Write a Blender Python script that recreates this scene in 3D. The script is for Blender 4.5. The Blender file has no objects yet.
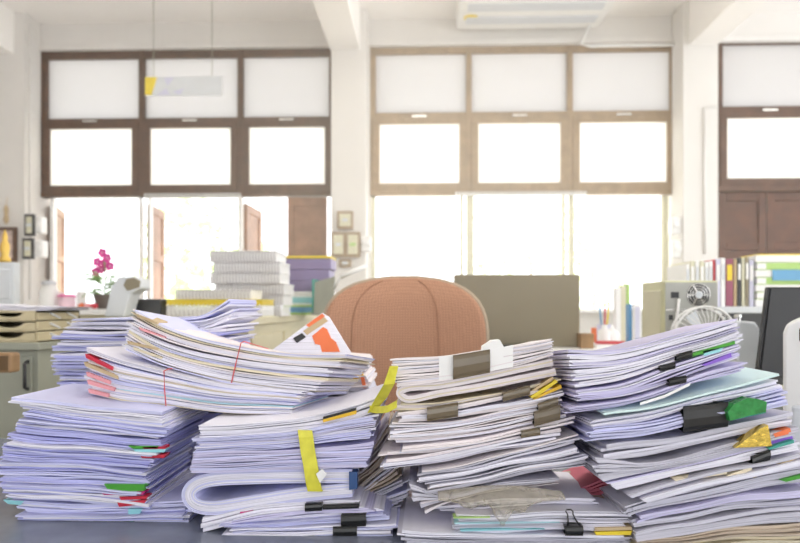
import bpy, bmesh, math, random
from mathutils import Vector, noise as mnoise
sc = bpy.context.scene
COL = sc.collection
PI = math.pi
F, HY, CZ = 700.0, 307.0, 1.10          # focal length in px, horizon row, eye height
TH = math.atan(24 / 700.0)
CT, ST = math.cos(TH), math.sin(TH)

def at(px, py, Y):
    u = (px - 400) / F; v = (HY - py) / F
    d = Y / (CT + u * ST)
    return Vector((d * (-ST + u * CT), Y, CZ + v * d))
def X(px, Y): return at(px, HY, Y).x
def Z(py, Y, px=400): return at(px, py, Y).z

# ------------------------------------------------------------------ materials
def nodes(name):
    m = bpy.data.materials.new(name); m.use_nodes = True
    n = m.node_tree.nodes; l = m.node_tree.links
    return m, n, l, n['Principled BSDF']
def mat(name, c, rough=0.6, metal=0.0, var=0.06, scale=9.0, bump=0.0, spec=0.5, coat=0.0):
    m, n, l, b = nodes(name)
    b.inputs['Roughness'].default_value = rough; b.inputs['Metallic'].default_value = metal
    b.inputs['Specular IOR Level'].default_value = spec; b.inputs['Coat Weight'].default_value = coat
    tc = n.new('ShaderNodeTexCoord'); nz = n.new('ShaderNodeTexNoise')
    nz.inputs['Scale'].default_value = scale; nz.inputs['Detail'].default_value = 4
    l.new(tc.outputs['Object'], nz.inputs['Vector'])
    r = n.new('ShaderNodeValToRGB')
    r.color_ramp.elements[0].position = .3; r.color_ramp.elements[1].position = .7
    r.color_ramp.elements[0].color = (*[x * (1 - var) for x in c], 1)
    r.color_ramp.elements[1].color = (*[min(1, x * (1 + var)) for x in c], 1)
    l.new(nz.outputs['Fac'], r.inputs['Fac']); l.new(r.outputs['Color'], b.inputs['Base Color'])
    if bump:
        bp = n.new('ShaderNodeBump'); bp.inputs['Strength'].default_value = bump; bp.inputs['Distance'].default_value = .002
        l.new(nz.outputs['Fac'], bp.inputs['Height']); l.new(bp.outputs['Normal'], b.inputs['Normal'])
    return m
def paper(name, c, lines=0.3):
    """paper whose page edges show as fine lines along the sheet"""
    m, n, l, b = nodes(name)
    b.inputs['Roughness'].default_value = .75; b.inputs['Specular IOR Level'].default_value = .25
    tc = n.new('ShaderNodeTexCoord'); mp = n.new('ShaderNodeMapping'); mp.inputs['Scale'].default_value = (5, 620, 1)
    nz = n.new('ShaderNodeTexNoise'); nz.inputs['Scale'].default_value = 1; nz.inputs['Detail'].default_value = 3
    l.new(tc.outputs['UV'], mp.inputs['Vector']); l.new(mp.outputs['Vector'], nz.inputs['Vector'])
    r = n.new('ShaderNodeValToRGB')
    r.color_ramp.elements[0].position = .34; r.color_ramp.elements[1].position = .56
    r.color_ramp.elements[0].color = (*[x * (1 - lines) for x in c], 1); r.color_ramp.elements[1].color = (*c, 1)
    l.new(nz.outputs['Fac'], r.inputs['Fac']); l.new(r.outputs['Color'], b.inputs['Base Color'])
    return m
def translucent(name, c, fac=.8, gloss=.25):
    m, n, l, b = nodes(name)
    t = n.new('ShaderNodeBsdfTranslucent'); t.inputs['Color'].default_value = (*c, 1)
    mx = n.new('ShaderNodeMixShader'); mx.inputs[0].default_value = fac
    b.inputs['Base Color'].default_value = (*c, 1); b.inputs['Roughness'].default_value = gloss
    tc = n.new('ShaderNodeTexCoord'); nz = n.new('ShaderNodeTexNoise'); nz.inputs['Scale'].default_value = 6
    r = n.new('ShaderNodeValToRGB'); r.color_ramp.elements[0].color = (*[x * .96 for x in c], 1); r.color_ramp.elements[1].color = (*c, 1)
    l.new(tc.outputs['Object'], nz.inputs['Vector']); l.new(nz.outputs['Fac'], r.inputs['Fac']); l.new(r.outputs['Color'], t.inputs['Color'])
    l.new(b.outputs[0], mx.inputs[1]); l.new(t.outputs[0], mx.inputs[2])
    l.new(mx.outputs[0], n['Material Output'].inputs['Surface'])
    return m
def clear(name, c, trans=.75, rough=.08):
    m, n, l, b = nodes(name)
    b.inputs['Base Color'].default_value = (*c, 1); b.inputs['Roughness'].default_value = rough
    t = n.new('ShaderNodeBsdfTransparent'); t.inputs['Color'].default_value = (.95, .94, .9, 1)
    mx = n.new('ShaderNodeMixShader')
    fr = n.new('ShaderNodeLayerWeight'); fr.inputs['Blend'].default_value = .35
    mr = n.new('ShaderNodeMapRange'); mr.inputs['To Min'].default_value = 1 - trans; mr.inputs['To Max'].default_value = 1.45 - trans if trans < .9 else .5
    l.new(fr.outputs['Facing'], mr.inputs['Value']); l.new(mr.outputs[0], mx.inputs[0])
    l.new(t.outputs[0], mx.inputs[1]); l.new(b.outputs[0], mx.inputs[2])
    l.new(mx.outputs[0], n['Material Output'].inputs['Surface'])
    return m

M = dict(
    wall=mat('painted_plaster', (.76, .74, .715), .8, var=.03, scale=3, bump=.1),
    ceil=mat('ceiling_paint', (.94, .92, .90), .85, var=.02, scale=2),
    floor=mat('floor_terrazzo', (.45, .42, .38), .4, var=.15, scale=60),
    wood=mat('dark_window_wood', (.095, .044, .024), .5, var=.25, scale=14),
    wood2=mat('glare_tan_wood', (.34, .245, .155), .5, var=.15, scale=14),  # lens glare put into the window wood as tan; switch backings share it
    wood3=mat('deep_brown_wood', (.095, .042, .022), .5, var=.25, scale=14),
    shut=mat('shutter_wood', (.30, .16, .10), .5, var=.2, scale=10),
    shut_dark=mat('red_brown_panel_wood', (.10, .036, .016), .45, var=.2, scale=10),
    frost=translucent('frosted_glass', (.93, .925, .91), .9), frost_top=translucent('greyer_frosted_glass', (.64, .64, .66), .9),  # top panes get a greyer glass colour than the sashes
    alu=mat('white_enamel', (.85, .85, .84), .35, var=.02),
    grey_pl=mat('pale_grey_plastic', (.66, .69, .73), .45, var=.03),
    dark=mat('charcoal_plastic', (.035, .036, .04), .35, var=.1),
    black=mat('black_enamel_steel', (.012, .012, .013), .28, var=.1, spec=.6),
    glare_brown=mat('glare_browned_steel', (.15, .115, .07), .25, var=.12, spec=.8),  # black clip steel with lens glare put into its colour as brown
    steel=mat('bright_steel', (.75, .74, .72), .22, metal=1, var=.05),
    cream=mat('cream_enamel', (.60, .55, .38), .45, var=.04),
    beige=mat('beige_plastic', (.68, .66, .50), .5, var=.03),
    cab=mat('grey_green_steel', (.33, .34, .28), .45, var=.05),
    organ=mat('cream_plastic_drawers', (.58, .50, .32), .5, var=.05),
    brown=mat('mid_brown_wood', (.33, .2, .1), .5, var=.2, scale=20),
    desk=mat('slate_grey_laminate', (.18, .20, .26), .22, var=.12, scale=14),
    mesh_red=None, monitor=mat('taupe_plastic', (.25, .215, .145), .45, var=.05),
    yellow=mat('yellow_ribbon', (.70, .66, .06), .45, var=.12, scale=60),
    tab_y=mat('amber_tab', (.78, .48, .03), .5), tab_g=mat('green_tab', (.06, .33, .03), .45),
    tab_r=mat('red_tab', (.55, .02, .05), .45), tab_m=mat('magenta_tab', (.5, .02, .18), .45),
    tab_c=mat('cyan_tab', (.30, .66, .72), .45), tab_o=mat('orange_tab', (.80, .19, .07), .5),
    tab_p=mat('purple_tab', (.25, .12, .60), .5), tab_t=mat('teal_tab', (.05, .32, .26), .5),
    tab_k=mat('pink_tab', (.80, .35, .38), .5), tab_b=mat('navy_tab', (.03, .08, .22), .4),
    gold=mat('gold_foil', (.75, .55, .12), .22, metal=.85, var=.25, scale=120, bump=.6),
    green_pl=mat('green_wrapper', (.025, .24, .05), .25, var=.35, scale=90, bump=.8),
    rubber=mat('red_rubber', (.70, .12, .13), .6),
    green=mat('leaf_green', (.16, .30, .07), .5, var=.25), pink=mat('orchid_pink', (.72, .03, .34), .5, var=.2),
    pinklid=mat('pink_plastic', (.85, .18, .45), .4), terracotta=mat('dark_pot', (.10, .08, .07), .6),
    purple=mat('purple_cover', (.27, .22, .40), .5), yelcov=mat('yellow_cover', (.80, .62, .04), .5),
    blue=mat('blue_cover', (.10, .30, .55), .5), redcov=mat('red_cover', (.55, .04, .06), .5),
    maroon=mat('maroon_cover', (.30, .08, .14), .5), white=mat('white_card', (.86, .86, .86), .6, var=.02),
    lav=mat('lavender_card', (.62, .62, .78), .6), lime=mat('lime_card', (.45, .66, .22), .6),
    sky=mat('label_blue', (.16, .40, .66), .6), tan=mat('tan_card', (.55, .42, .25), .6),
    gild=mat('gilded_figure', (.75, .5, .12), .35, metal=.6), leafm=translucent('sunlit_leaf', (.60, .72, .40), .6, .6),
    bark=mat('bark', (.62, .55, .42), .9, var=.3), bag=clear('clear_polythene', (.80, .74, .62), .85, .06),
    pane=clear('clear_pane', (.9, .9, .9), .96, .03),
)
# paper stocks
P = dict(
    blu=paper('cool_white_paper', (.66, .67, .93)), blu2=paper('lavender_white_paper', (.52, .53, .88)),
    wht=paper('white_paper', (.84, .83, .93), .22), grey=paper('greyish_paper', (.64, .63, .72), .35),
    warm=paper('warm_white_paper', (.86, .80, .82), .2), crm=paper('cream_paper', (.82, .74, .56), .3),
    tan=paper('kraft_paper', (.62, .52, .42), .3), mint=paper('mint_card', (.66, .83, .83), .05),
    aqua=paper('pale_blue_paper', (.50, .75, .84), .15), rose=paper('rose_card', (.60, .16, .22), .2),
    lil=paper('lilac_paper', (.66, .63, .86), .3),
)
def chair_mesh_mat():
    m, n, l, b = nodes('maroon_net_upholstery')
    b.inputs['Roughness'].default_value = .85
    tc = n.new('ShaderNodeTexCoord'); ck = n.new('ShaderNodeTexChecker'); ck.inputs['Scale'].default_value = 165
    mp = n.new('ShaderNodeMapping'); mp.inputs['Rotation'].default_value = (0, PI / 4, 0)
    l.new(tc.outputs['Object'], mp.inputs[0]); l.new(mp.outputs[0], ck.inputs['Vector'])
    ck.inputs['Color1'].default_value = (.54, .30, .19, 1); ck.inputs['Color2'].default_value = (.43, .225, .142, 1)
    l.new(ck.outputs['Color'], b.inputs['Base Color'])
    return m
M['mesh_red'] = chair_mesh_mat()

# ------------------------------------------------------------------ mesh building
class MB:
    def __init__(s): s.v = []; s.f = []; s.mi = []; s.uv = []
    def add(s, vs, fs, mi=0, uvs=None):
        o = len(s.v); s.v += [tuple(p) for p in vs]
        s.f += [tuple(o + i for i in f) for f in fs]; s.mi += [mi] * len(fs)
        s.uv += uvs if uvs else [(p[0], p[2]) for p in vs]
    def box(s, x0, x1, y0, y1, z0, z1, mi=0):
        x0, x1 = min(x0, x1), max(x0, x1); y0, y1 = min(y0, y1), max(y0, y1); z0, z1 = min(z0, z1), max(z0, z1)
        s.add([(x0, y0, z0), (x1, y0, z0), (x1, y1, z0), (x0, y1, z0), (x0, y0, z1), (x1, y0, z1), (x1, y1, z1), (x0, y1, z1)],
              [(3, 2, 1, 0), (4, 5, 6, 7), (0, 1, 5, 4), (1, 2, 6, 5), (2, 3, 7, 6), (3, 0, 4, 7)], mi)
    def prism(s, pts, vec, mi=0):
        """closed polygon pts extruded along vec"""
        n = len(pts); vec = Vector(vec)
        vs = [Vector(p) for p in pts] + [Vector(p) + vec for p in pts]
        s.add(vs, [tuple(range(n))[::-1], tuple(range(n, 2 * n))] + [(i, (i + 1) % n, n + (i + 1) % n, n + i) for i in range(n)], mi)
    def tube(s, pts, r, seg=6, mi=0, closed=False, taper=None):
        pts = [Vector(p) for p in pts]; n = len(pts); vs = []
        up = Vector((.13, .21, .97))
        for i, p in enumerate(pts):
            a = pts[(i - 1) % n if closed else max(0, i - 1)]; b = pts[(i + 1) % n if closed else min(n - 1, i + 1)]
            d = (b - a).normalized() if (b - a).length > 1e-9 else Vector((0, 0, 1))
            e = d.cross(up)
            if e.length < .05: e = d.cross(Vector((1, 0, 0)))
            e.normalize(); g = d.cross(e)
            rr = r if taper is None else r + (taper - r) * i / (n - 1)
            vs += [p + (e * math.cos(2 * PI * k / seg) + g * math.sin(2 * PI * k / seg)) * rr for k in range(seg)]
        fs = []
        for i in range(n if closed else n - 1):
            j = (i + 1) % n
            fs += [(i * seg + k, i * seg + (k + 1) % seg, j * seg + (k + 1) % seg, j * seg + k) for k in range(seg)]
        if not closed: fs += [tuple(range(seg))[::-1], tuple((n - 1) * seg + k for k in range(seg))]
        s.add(vs, fs, mi)
    def lathe(s, prof, c=(0, 0, 0), seg=20, mi=0, axis='z'):
        vs = []
        for r, h in prof:
            for k in range(seg):
                a = 2 * PI * k / seg; p = (r * math.cos(a), r * math.sin(a), h)
                if axis == 'y': p = (p[0], p[2], p[1])
                vs.append(Vector(p) + Vector(c))
        n = len(prof); fs = []
        for i in range(n - 1):
            fs += [(i * seg + k, i * seg + (k + 1) % seg, (i + 1) * seg + (k + 1) % seg, (i + 1) * seg + k) for k in range(seg)]
        fs += [tuple(range(seg))[::-1], tuple((n - 1) * seg + k for k in range(seg))]
        s.add(vs, fs, mi)
    def slab(s, grid_t, grid_b, mi=0, uvt=None, uvb=None):
        """two (nu+1)x(nv+1) grids of points closed into a thin sheet"""
        nu = len(grid_t) - 1; nv = len(grid_t[0]) - 1; w = nv + 1; N = (nu + 1) * w
        vs = [p for r in grid_t for p in r] + [p for r in grid_b for p in r]
        uvs = None
        if uvt: uvs = [q for r in uvt for q in r] + [q for r in uvb for q in r]
        fs = []
        for i in range(nu):
            for j in range(nv):
                a, b, c, d = i * w + j, (i + 1) * w + j, (i + 1) * w + j + 1, i * w + j + 1
                fs += [(a, b, c, d), (N + d, N + c, N + b, N + a)]
            a, b = i * w, (i + 1) * w; fs.append((N + a, N + b, b, a))
            a, b = i * w + nv, (i + 1) * w + nv; fs.append((a, b, N + b, N + a))
        for j in range(nv):
            fs.append((j, j + 1, N + j + 1, N + j)); a = nu * w + j; fs.append((N + a, N + a + 1, a + 1, a))
        s.add(vs, fs, mi, uvs)
    def build(s, name, mats, parent=None, smooth=False, bevel=0, origin=None):
        me = bpy.data.meshes.new(name)
        if origin is None and parent is None and s.v:
            xs = [v[0] for v in s.v]; ys = [v[1] for v in s.v]; zs = [v[2] for v in s.v]
            origin = ((min(xs) + max(xs)) / 2, (min(ys) + max(ys)) / 2, min(zs))
        o = Vector(origin or (0, 0, 0))
        if parent is not None: o = Vector(parent.location)
        me.from_pydata([Vector(v) - o for v in s.v], [], s.f)
        for m in (mats if isinstance(mats, (list, tuple)) else [mats]): me.materials.append(m)
        ul = me.uv_layers.new(name='UVMap')
        for lp in me.loops: ul.data[lp.index].uv = s.uv[lp.vertex_index]
        for p, mi in zip(me.polygons, s.mi): p.material_index = mi; p.use_smooth = smooth
        bm = bmesh.new(); bm.from_mesh(me); bmesh.ops.recalc_face_normals(bm, faces=bm.faces); bm.to_mesh(me); bm.free()
        ob = bpy.data.objects.new(name, me); COL.objects.link(ob)
        if parent is not None: ob.parent = parent
        else: ob.location = o
        if bevel:
            md = ob.modifiers.new('edge', 'BEVEL'); md.width = bevel; md.segments = 2; md.limit_method = 'ANGLE'
        return ob
def B(*a, **k):
    m = MB(); m.box(*a, **k); return m
def tag(o, label, cat, group=None):
    o['label'] = label; o['category'] = cat
    if group: o['group'] = group
    return o
def thing(name, label, cat, loc, group=None):
    o = bpy.data.objects.new(name, None); COL.objects.link(o); o.location = loc; o.empty_display_size = .05
    return tag(o, label, cat, group)
def struct(o): o['kind'] = 'structure'; return o

# ------------------------------------------------------------------ SETTING
YW = 5.80                                       # inner face of the window wall
CEIL = Z(19, YW); SILL = Z(309, YW); HEAD = Z(46.5, YW)
XL, XR = X(-40, 5.4) - .35, 5.2
struct(B(XL - .2, XR, -3, YW + .2, -.1, 0).build('floor', M['floor']))
struct(B(XL - .2, XR, -3, YW + .2, CEIL, CEIL + .15).build('ceiling', M['ceil']))
struct(B(XL - .2, XL, -3, YW, 0, CEIL).build('wall_left', M['wall']))
wb = MB()
wb.box(XL, XR, YW, YW + .2, 0, SILL)
wb.box(XL, XR, YW, YW + .2, HEAD, CEIL)
W1 = (X(40, YW), X(334, YW)); W2 = (X(370, YW), X(677, YW)); W3 = (X(718, YW), X(718, YW) + 2.6)
for a, b in ((XL, W1[0]), (W1[1], W2[0]), (W2[1], W3[0]), (W3[1], XR)): wb.box(a, b, YW, YW + .2, SILL, HEAD)
struct(wb.build('wall_back', M['wall']))
struct(B(XL, XR, YW - .10, YW + .3, SILL - .03, SILL).build('trim_1', M['alu'], bevel=.004))      # sill ledge
struct(B(XL, XR, YW - .03, YW, HEAD - .0, HEAD + .05).build('trim_2', M['wall'], bevel=.004))
fw = MB(); YB_ = -3.0
fw.box(XL, XR, YB_ - .15, YB_, 0, 1.0); fw.box(XL, XR, YB_ - .15, YB_, 2.9, CEIL)
for k in range(5): fw.box(XL + (XR - XL) * (k / 4) - .2, XL + (XR - XL) * (k / 4) + .2, YB_ - .15, YB_, 1.0, 2.9)
struct(fw.build('wall_front', M['wall']))
YP = 5.55
for i, (a, b, ba, bb) in enumerate(((-22, 24, -30, 14), (331, 366, 330, 360), (683, 718, 689, 718))):
    struct(B(X(a, YP), X(b, YP), YP, YW, 0, CEIL).build('pillar', M['wall'], bevel=.006))
    struct(B(X(ba, YP), X(bb, YP), -3, YP + .02, Z(49, YP), CEIL).build('ceiling_beam', M['ceil'], bevel=.006))
struct(B(X(-200, YP), X(-22, YP), YP + .1, YW, 0, CEIL).build('wall_corner', M['wall']))

def window(idx, w, mull, yrows, mf, shutters, fr=.045, panes=True):
    """upper fixed lights, sash lights, and the open lower part; pixel rows on the wall plane"""
    y0, y1 = YW + .02, YW + .10
    xs = [w[0]] + [X(m, YW) for m in mull] + [w[1]]
    zt, zb1, zs0, zs1, zo = [Z(r, YW) for r in yrows]     # head, bottom of top lights, top of sash, bottom of sash, opening top
    root = thing('window_%d' % idx, '', '', ((w[0] + w[1]) / 2, YW + .06, SILL)); struct(root)
    del root['label']; del root['category']
    m = MB()
    m.box(w[0], w[1], y0, y1, zt - .035, HEAD); m.box(w[0], w[1], y0, y1, zs0, zb1); m.box(w[0], w[1], y0 - .02, y1, zo, zs1)
    for k, x in enumerate(xs):
        h = fr * .5 if 0 < k < len(xs) - 1 else fr
        a = x - h if k else x; b = x + h if k < len(xs) - 1 else x
        m.box(a, b, y0 - .008, y1 + .005, zo, HEAD)
    m.build('window_frame', mf, root, bevel=.003)
    for k in range(len(xs) - 1):
        a, b = xs[k] + fr * .5, xs[k + 1] - fr * .5
        p = B(a, b, y0 + .04, y0 + .046, zb1 - .005, zt - .03).build('frosted_pane', M['frost_top'], root)
        s = MB(); t = .055
        s.box(a, b, y0 - .02, y0 + .03, zs0 - t, zs0 + .0); s.box(a, b, y0 - .02, y0 + .03, zs1, zs1 + t)
        s.box(a, a + t, y0 - .02, y0 + .03, zs1 + t, zs0 - t); s.box(b - t, b, y0 - .02, y0 + .03, zs1 + t, zs0 - t)
        sh = s.build('sash', mf, root, bevel=.004)
        B(a + t - .01, b - t + .01, y0 + .004, y0 + .010, zs1 + t - .01, zs0 - t + .01).build('sash_pane', M['frost'], root)
        h = MB(); xm = (a + b) / 2
        h.box(xm - .06, xm + .06, y0 - .03, y0 - .02, zs0 - .004, zs0 + .012); h.build('stay_bar', M['steel'], root)
    return root
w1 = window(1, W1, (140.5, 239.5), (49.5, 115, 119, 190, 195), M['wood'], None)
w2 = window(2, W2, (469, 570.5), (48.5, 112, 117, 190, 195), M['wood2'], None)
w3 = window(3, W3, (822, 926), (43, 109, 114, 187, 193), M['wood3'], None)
ZO = Z(196, YW)
def posts(root, cols, m):
    for (a, b) in cols: B(X(a, YW), X(b, YW), YW + .03, YW + .09, SILL, ZO).build('post', m, root, bevel=.003)
posts(w1, ((48, 51.5), (137, 139.5), (147, 149), (237, 241)), M['alu'])
posts(w2, ((371, 375), (460.5, 463.5), (467, 474), (563, 566), (570.5, 575), (664, 670)), M['beige'])
def shutter(root, px, Ya, px2, Yb, m, zb=SILL, zt=ZO):
    """a panelled casement leaf swung from (px,Ya) to (px2,Yb)"""
    a = Vector((X(px, Ya), Ya, 0)); b = Vector((X(px2, Yb), Yb, 0)); d = (b - a); nrm = Vector((-d.y, d.x, 0)).normalized() * .018
    mb = MB()
    def bar(u0, u1, z0, z1, th=1.0):
        q = [a + d * u0 - nrm * th, a + d * u1 - nrm * th, a + d * u1 + nrm * th, a + d * u0 + nrm * th]
        mb.prism([(p.x, p.y, z0) for p in q], (0, 0, z1 - z0))
    H = zt - zb
    bar(0, .16, zb, zt); bar(.84, 1, zb, zt)
    for f0, f1 in ((0, .09), (.46, .53), (.92, 1)): bar(.16, .84, zb + H * f0, zb + H * f1)
    bar(.16, .84, zb + H * .09, zb + H * .46, .4); bar(.16, .84, zb + H * .53, zb + H * .92, .4)
    return mb.build('shutter', m, root, bevel=.003)
shutter(w1, 53, YW + .1, 63, YW + .62, M['shut'], SILL + .02, ZO - .04)
shutter(w1, 149, YW + .1, 163, YW + .62, M['shut'], SILL + .02, ZO - .04)
shutter(w1, 245, YW + .1, 260, YW + .62, M['shut'], SILL + .02, ZO - .04)
shutter(w1, 288, YW + .05, 327, YW + .05, M['shut'])
for a, b in ((718, 765), (766, 816), (818, 866)): shutter(w3, a, YW + .06, b, YW + .06, M['shut_dark'], Z(300, YW), Z(193, YW))
t = MB(); t.box(X(145, YW), X(241, YW), YW - .02, YW + .02, Z(197, YW), Z(192.5, YW)); struct(t.build('trim_3', M['alu']))
t = MB(); t.box(X(455, YW), X(586, YW), YW - .02, YW + .02, Z(196, YW), Z(192.5, YW)); struct(t.build('trim_4', M['alu']))
# outside
struct(B(-14, 14, YW + .3, 24, -.4, -.3).build('ground_outside', mat('pale_paving', (.6, .58, .54), .9)))
struct(B(XL, XR, YW + .2, YW + 1.9, HEAD + .25, HEAD + .35).build('added_shade_eave', M['wall']))  # unseen overhang, added and deepened to shade the top panes
# ceiling conduit and pillar conduit
t = MB(); t.tube([at(597, 8, 5.6), at(590, 24, 5.65), at(581, 44, 5.74), at(590, 46, 5.74), at(660, 45, 5.74), at(678, 45, 5.74)], .014, 8)
struct(t.build('trim_5', M['alu'], smooth=True))
t = MB(); t.tube([at(705, 254, YP - .01), at(704.5, 170, YP - .01), at(704, 108, YP - .01), at(717, 107, YP - .01)], .008, 6)
struct(t.build('trim_6', M['wall'], smooth=True))
t = MB(); t.tube([at(30, 300, YP - .01), at(30, 24, YP - .01)], .012, 6); struct(t.build('trim_7', M['wall'], smooth=True))

def tree(px, Y, zc, r, n, seed, label):
    rng = random.Random(seed); x = X(px, Y)
    root = thing('tree', label, 'tree', (x, Y, -.3), 'trees outside the windows')
    m = MB(); m.tube([(x, Y, -.3), (x + .05, Y, zc * .5), (x, Y, zc)], .05, 8, taper=.02)
    for k in range(5):
        a = rng.uniform(0, 2 * PI); m.tube([(x, Y, zc - .2), (x + math.cos(a) * r * .5, Y + math.sin(a) * r * .5, zc + rng.uniform(-.3, .5))], .014, 5, taper=.005)
    m.build('trunk', M['bark'], root)
    f = MB()
    for k in range(n):
        a = rng.uniform(0, 2 * PI); c = rng.uniform(-1, 1); q = r * rng.uniform(.25, 1) ** .5
        p = Vector((x + q * math.cos(a) * math.sqrt(1 - c * c), Y + q * math.sin(a) * math.sqrt(1 - c * c), zc + q * c * 1.1))
        if mnoise.noise(p * 1.7) < -.02: continue
        e = Vector((rng.gauss(0, 1), rng.gauss(0, 1), rng.gauss(0, .6))).normalized() * rng.uniform(.07, .13); g = e.cross(Vector((rng.gauss(0, 1), rng.gauss(0, 1), 1))).normalized() * .045
        f.add([p - e, p + g, p + e, p - g], [(0, 1, 2, 3)])
    f.build('foliage', M['leafm'], root)
tree(203, 10.5, 1.75, 1.0, 1500, 1, 'leafy tree outside the open window beside the pink orchid')
tree(530, 10.5, 1.9, 1.0, 330, 2, 'pale tree outside the middle window above the grey monitor')
tree(592, 11.5, 1.8, .9, 300, 3, 'pale tree outside the window above the white clutter')

# ------------------------------------------------------------------ PAPER
ORD = 'top second third fourth fifth sixth seventh eighth ninth tenth eleventh twelfth thirteenth fourteenth fifteenth sixteenth seventeenth eighteenth nineteenth twentieth'.split()
ORD += ['twenty-' + o for o in 'first second third fourth fifth sixth seventh eighth ninth'.split()] + ['thirtieth'] + ['thirty-' + o for o in 'first second third fourth fifth sixth'.split()]
def curve(pts):
    xs = [p[0] for p in pts]; n = len(pts)
    def f(u):
        x = xs[0] + (xs[-1] - xs[0]) * u
        i = 0
        while i < n - 2 and (x - xs[i + 1]) * (1 if xs[-1] > xs[0] else -1) > 0: i += 1
        t = (x - xs[i]) / ((xs[i + 1] - xs[i]) or 1)
        def sl(j):
            a, b = max(0, j - 1), min(n - 1, j + 1); return (pts[b][1] - pts[a][1]) / ((xs[b] - xs[a]) or 1)
        h = xs[i + 1] - xs[i]; m0, m1 = sl(i) * h, sl(i + 1) * h; a, b = pts[i][1], pts[i + 1][1]
        y = a * (2 * t**3 - 3 * t * t + 1) + m0 * (t**3 - 2 * t * t + t) + b * (-2 * t**3 + 3 * t * t) + m1 * (t**3 - t * t)
        return (x, y)
    return f
def pick(rng, w):
    t = rng.random() * sum(w)
    for i, x in enumerate(w):
        t -= x
        if t <= 0: return i
    return 0
def sheets(mb, top, bot, YL, YR, D, n, rng, jx=.0015, jy=.001, jr=.004, w=(1,), wave=.3, nu=20, nv=3, fill=.93, curlL=0, curlR=0, splay=0, doff=0, dx=0, drop=0):
    ft, fb = curve(top), curve(bot)
    def P0(u, s):
        a, b = fb(u), ft(u); px = a[0] + (b[0] - a[0]) * s; py = a[1] + (b[1] - a[1]) * s
        return at(px, py, YL + (YR - YL) * u)
    cuts = [0]
    for k in range(n): cuts.append(cuts[-1] + rng.choice((.55, .8, 1, 1.2, 1.7)))
    cuts = [c / cuts[-1] for c in cuts]; sway = rng.uniform(0, 6)
    for k in range(n):
        s0 = cuts[k]; s1 = s0 + (cuts[k + 1] - s0) * rng.uniform(fill - .16, fill + .08)
        ox, oy, r = rng.gauss(0, jx) + dx, rng.gauss(0, jy) + doff, rng.gauss(0, jr)
        a, b = P0(0, s0), P0(1, s0); e = Vector((b.x - a.x, b.y - a.y, 0)); Wd = e.length; e.normalize(); nr = Vector((-e.y, e.x, 0))
        ph, am = rng.uniform(0, 6), rng.uniform(0, 1) * wave
        gt, gb, ut, ub = [], [], [], []
        off = rng.uniform(0, 50); cl = curlL * rng.uniform(.2, 1.3); cr = curlR * rng.uniform(.2, 1.3)
        trim0, trim1 = rng.uniform(0, jx) / Wd, 1 - rng.uniform(0, jx) / Wd
        for i in range(nu + 1):
            u = trim0 + (trim1 - trim0) * i / nu
            pt, pb = P0(u, s1), P0(u, s0); pitch = (pt.z - pb.z)
            dz = am * pitch * math.sin(ph + 9 * u) + cl * max(0, 1 - u / .22) ** 2 + cr * max(0, (u - .78) / .22) ** 2 + .0011 * math.sin(sway + 5 * u + .25 * k) + .0006 * math.sin(2.3 * sway + 13 * u)
            rt, rb, vt, vb = [], [], [], []
            for j in range(nv + 1):
                v = j / nv
                q = nr * (oy + D * v + r * (u - .5) * Wd) + e * (ox - r * (v - .5) * D)
                dv = Vector((0, 0, dz - drop * v)); rt.append(pt + q + dv); rb.append(pb + q + dv)
                vt.append((u * Wd + off, off + max(pitch, .001))); vb.append((u * Wd + off, off))
            gt.append(rt); gb.append(rb); ut.append(vt); ub.append(vb)
        mb.slab(gt, gb, pick(rng, w), ut, ub)
def folded(mb, path, th, n, Y, D, w, rng, jx=.001):
    """sheets folded over: layers offset from a centre path given in pixels on plane Y"""
    pts = []
    for i in range(len(path) - 1):
        p0 = path[max(0, i - 1)]; p1 = path[i]; p2 = path[i + 1]; p3 = path[min(len(path) - 1, i + 2)]
        for s in range(5):
            t = s / 5
            pts.append(tuple(.5 * (2 * p1[c] + (p2[c] - p0[c]) * t + (2 * p0[c] - 5 * p1[c] + 4 * p2[c] - p3[c]) * t * t + (3 * p1[c] - p0[c] - 3 * p2[c] + p3[c]) * t**3) for c in (0, 1)))
    pts.append(path[-1]); L = len(pts)
    nm = []
    for i in range(L):
        a, b = pts[max(0, i - 1)], pts[min(L - 1, i + 1)]; d = (b[0] - a[0], b[1] - a[1]); q = math.hypot(*d) or 1
        nm.append((-d[1] / q, d[0] / q))
    for k in range(n):
        o0, o1 = th * (k / n - .5), th * ((k + .9) / n - .5); oy = rng.gauss(0, jx); mi = pick(rng, w); off = rng.uniform(0, 50)
        gt, gb, ut, ub = [], [], [], []
        for i in range(L):
            A = at(pts[i][0] + nm[i][0] * o1, pts[i][1] + nm[i][1] * o1, Y); Bq = at(pts[i][0] + nm[i][0] * o0, pts[i][1] + nm[i][1] * o0, Y)
            gt.append([A + Vector((0, oy + D * v / 2, 0)) for v in range(3)]); gb.append([Bq + Vector((0, oy + D * v / 2, 0)) for v in range(3)])
            ut.append([(i * .02 + off, off + .003)] * 3); ub.append([(i * .02 + off, off)] * 3)
        mb.slab(gt, gb, mi, ut, ub)
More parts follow.
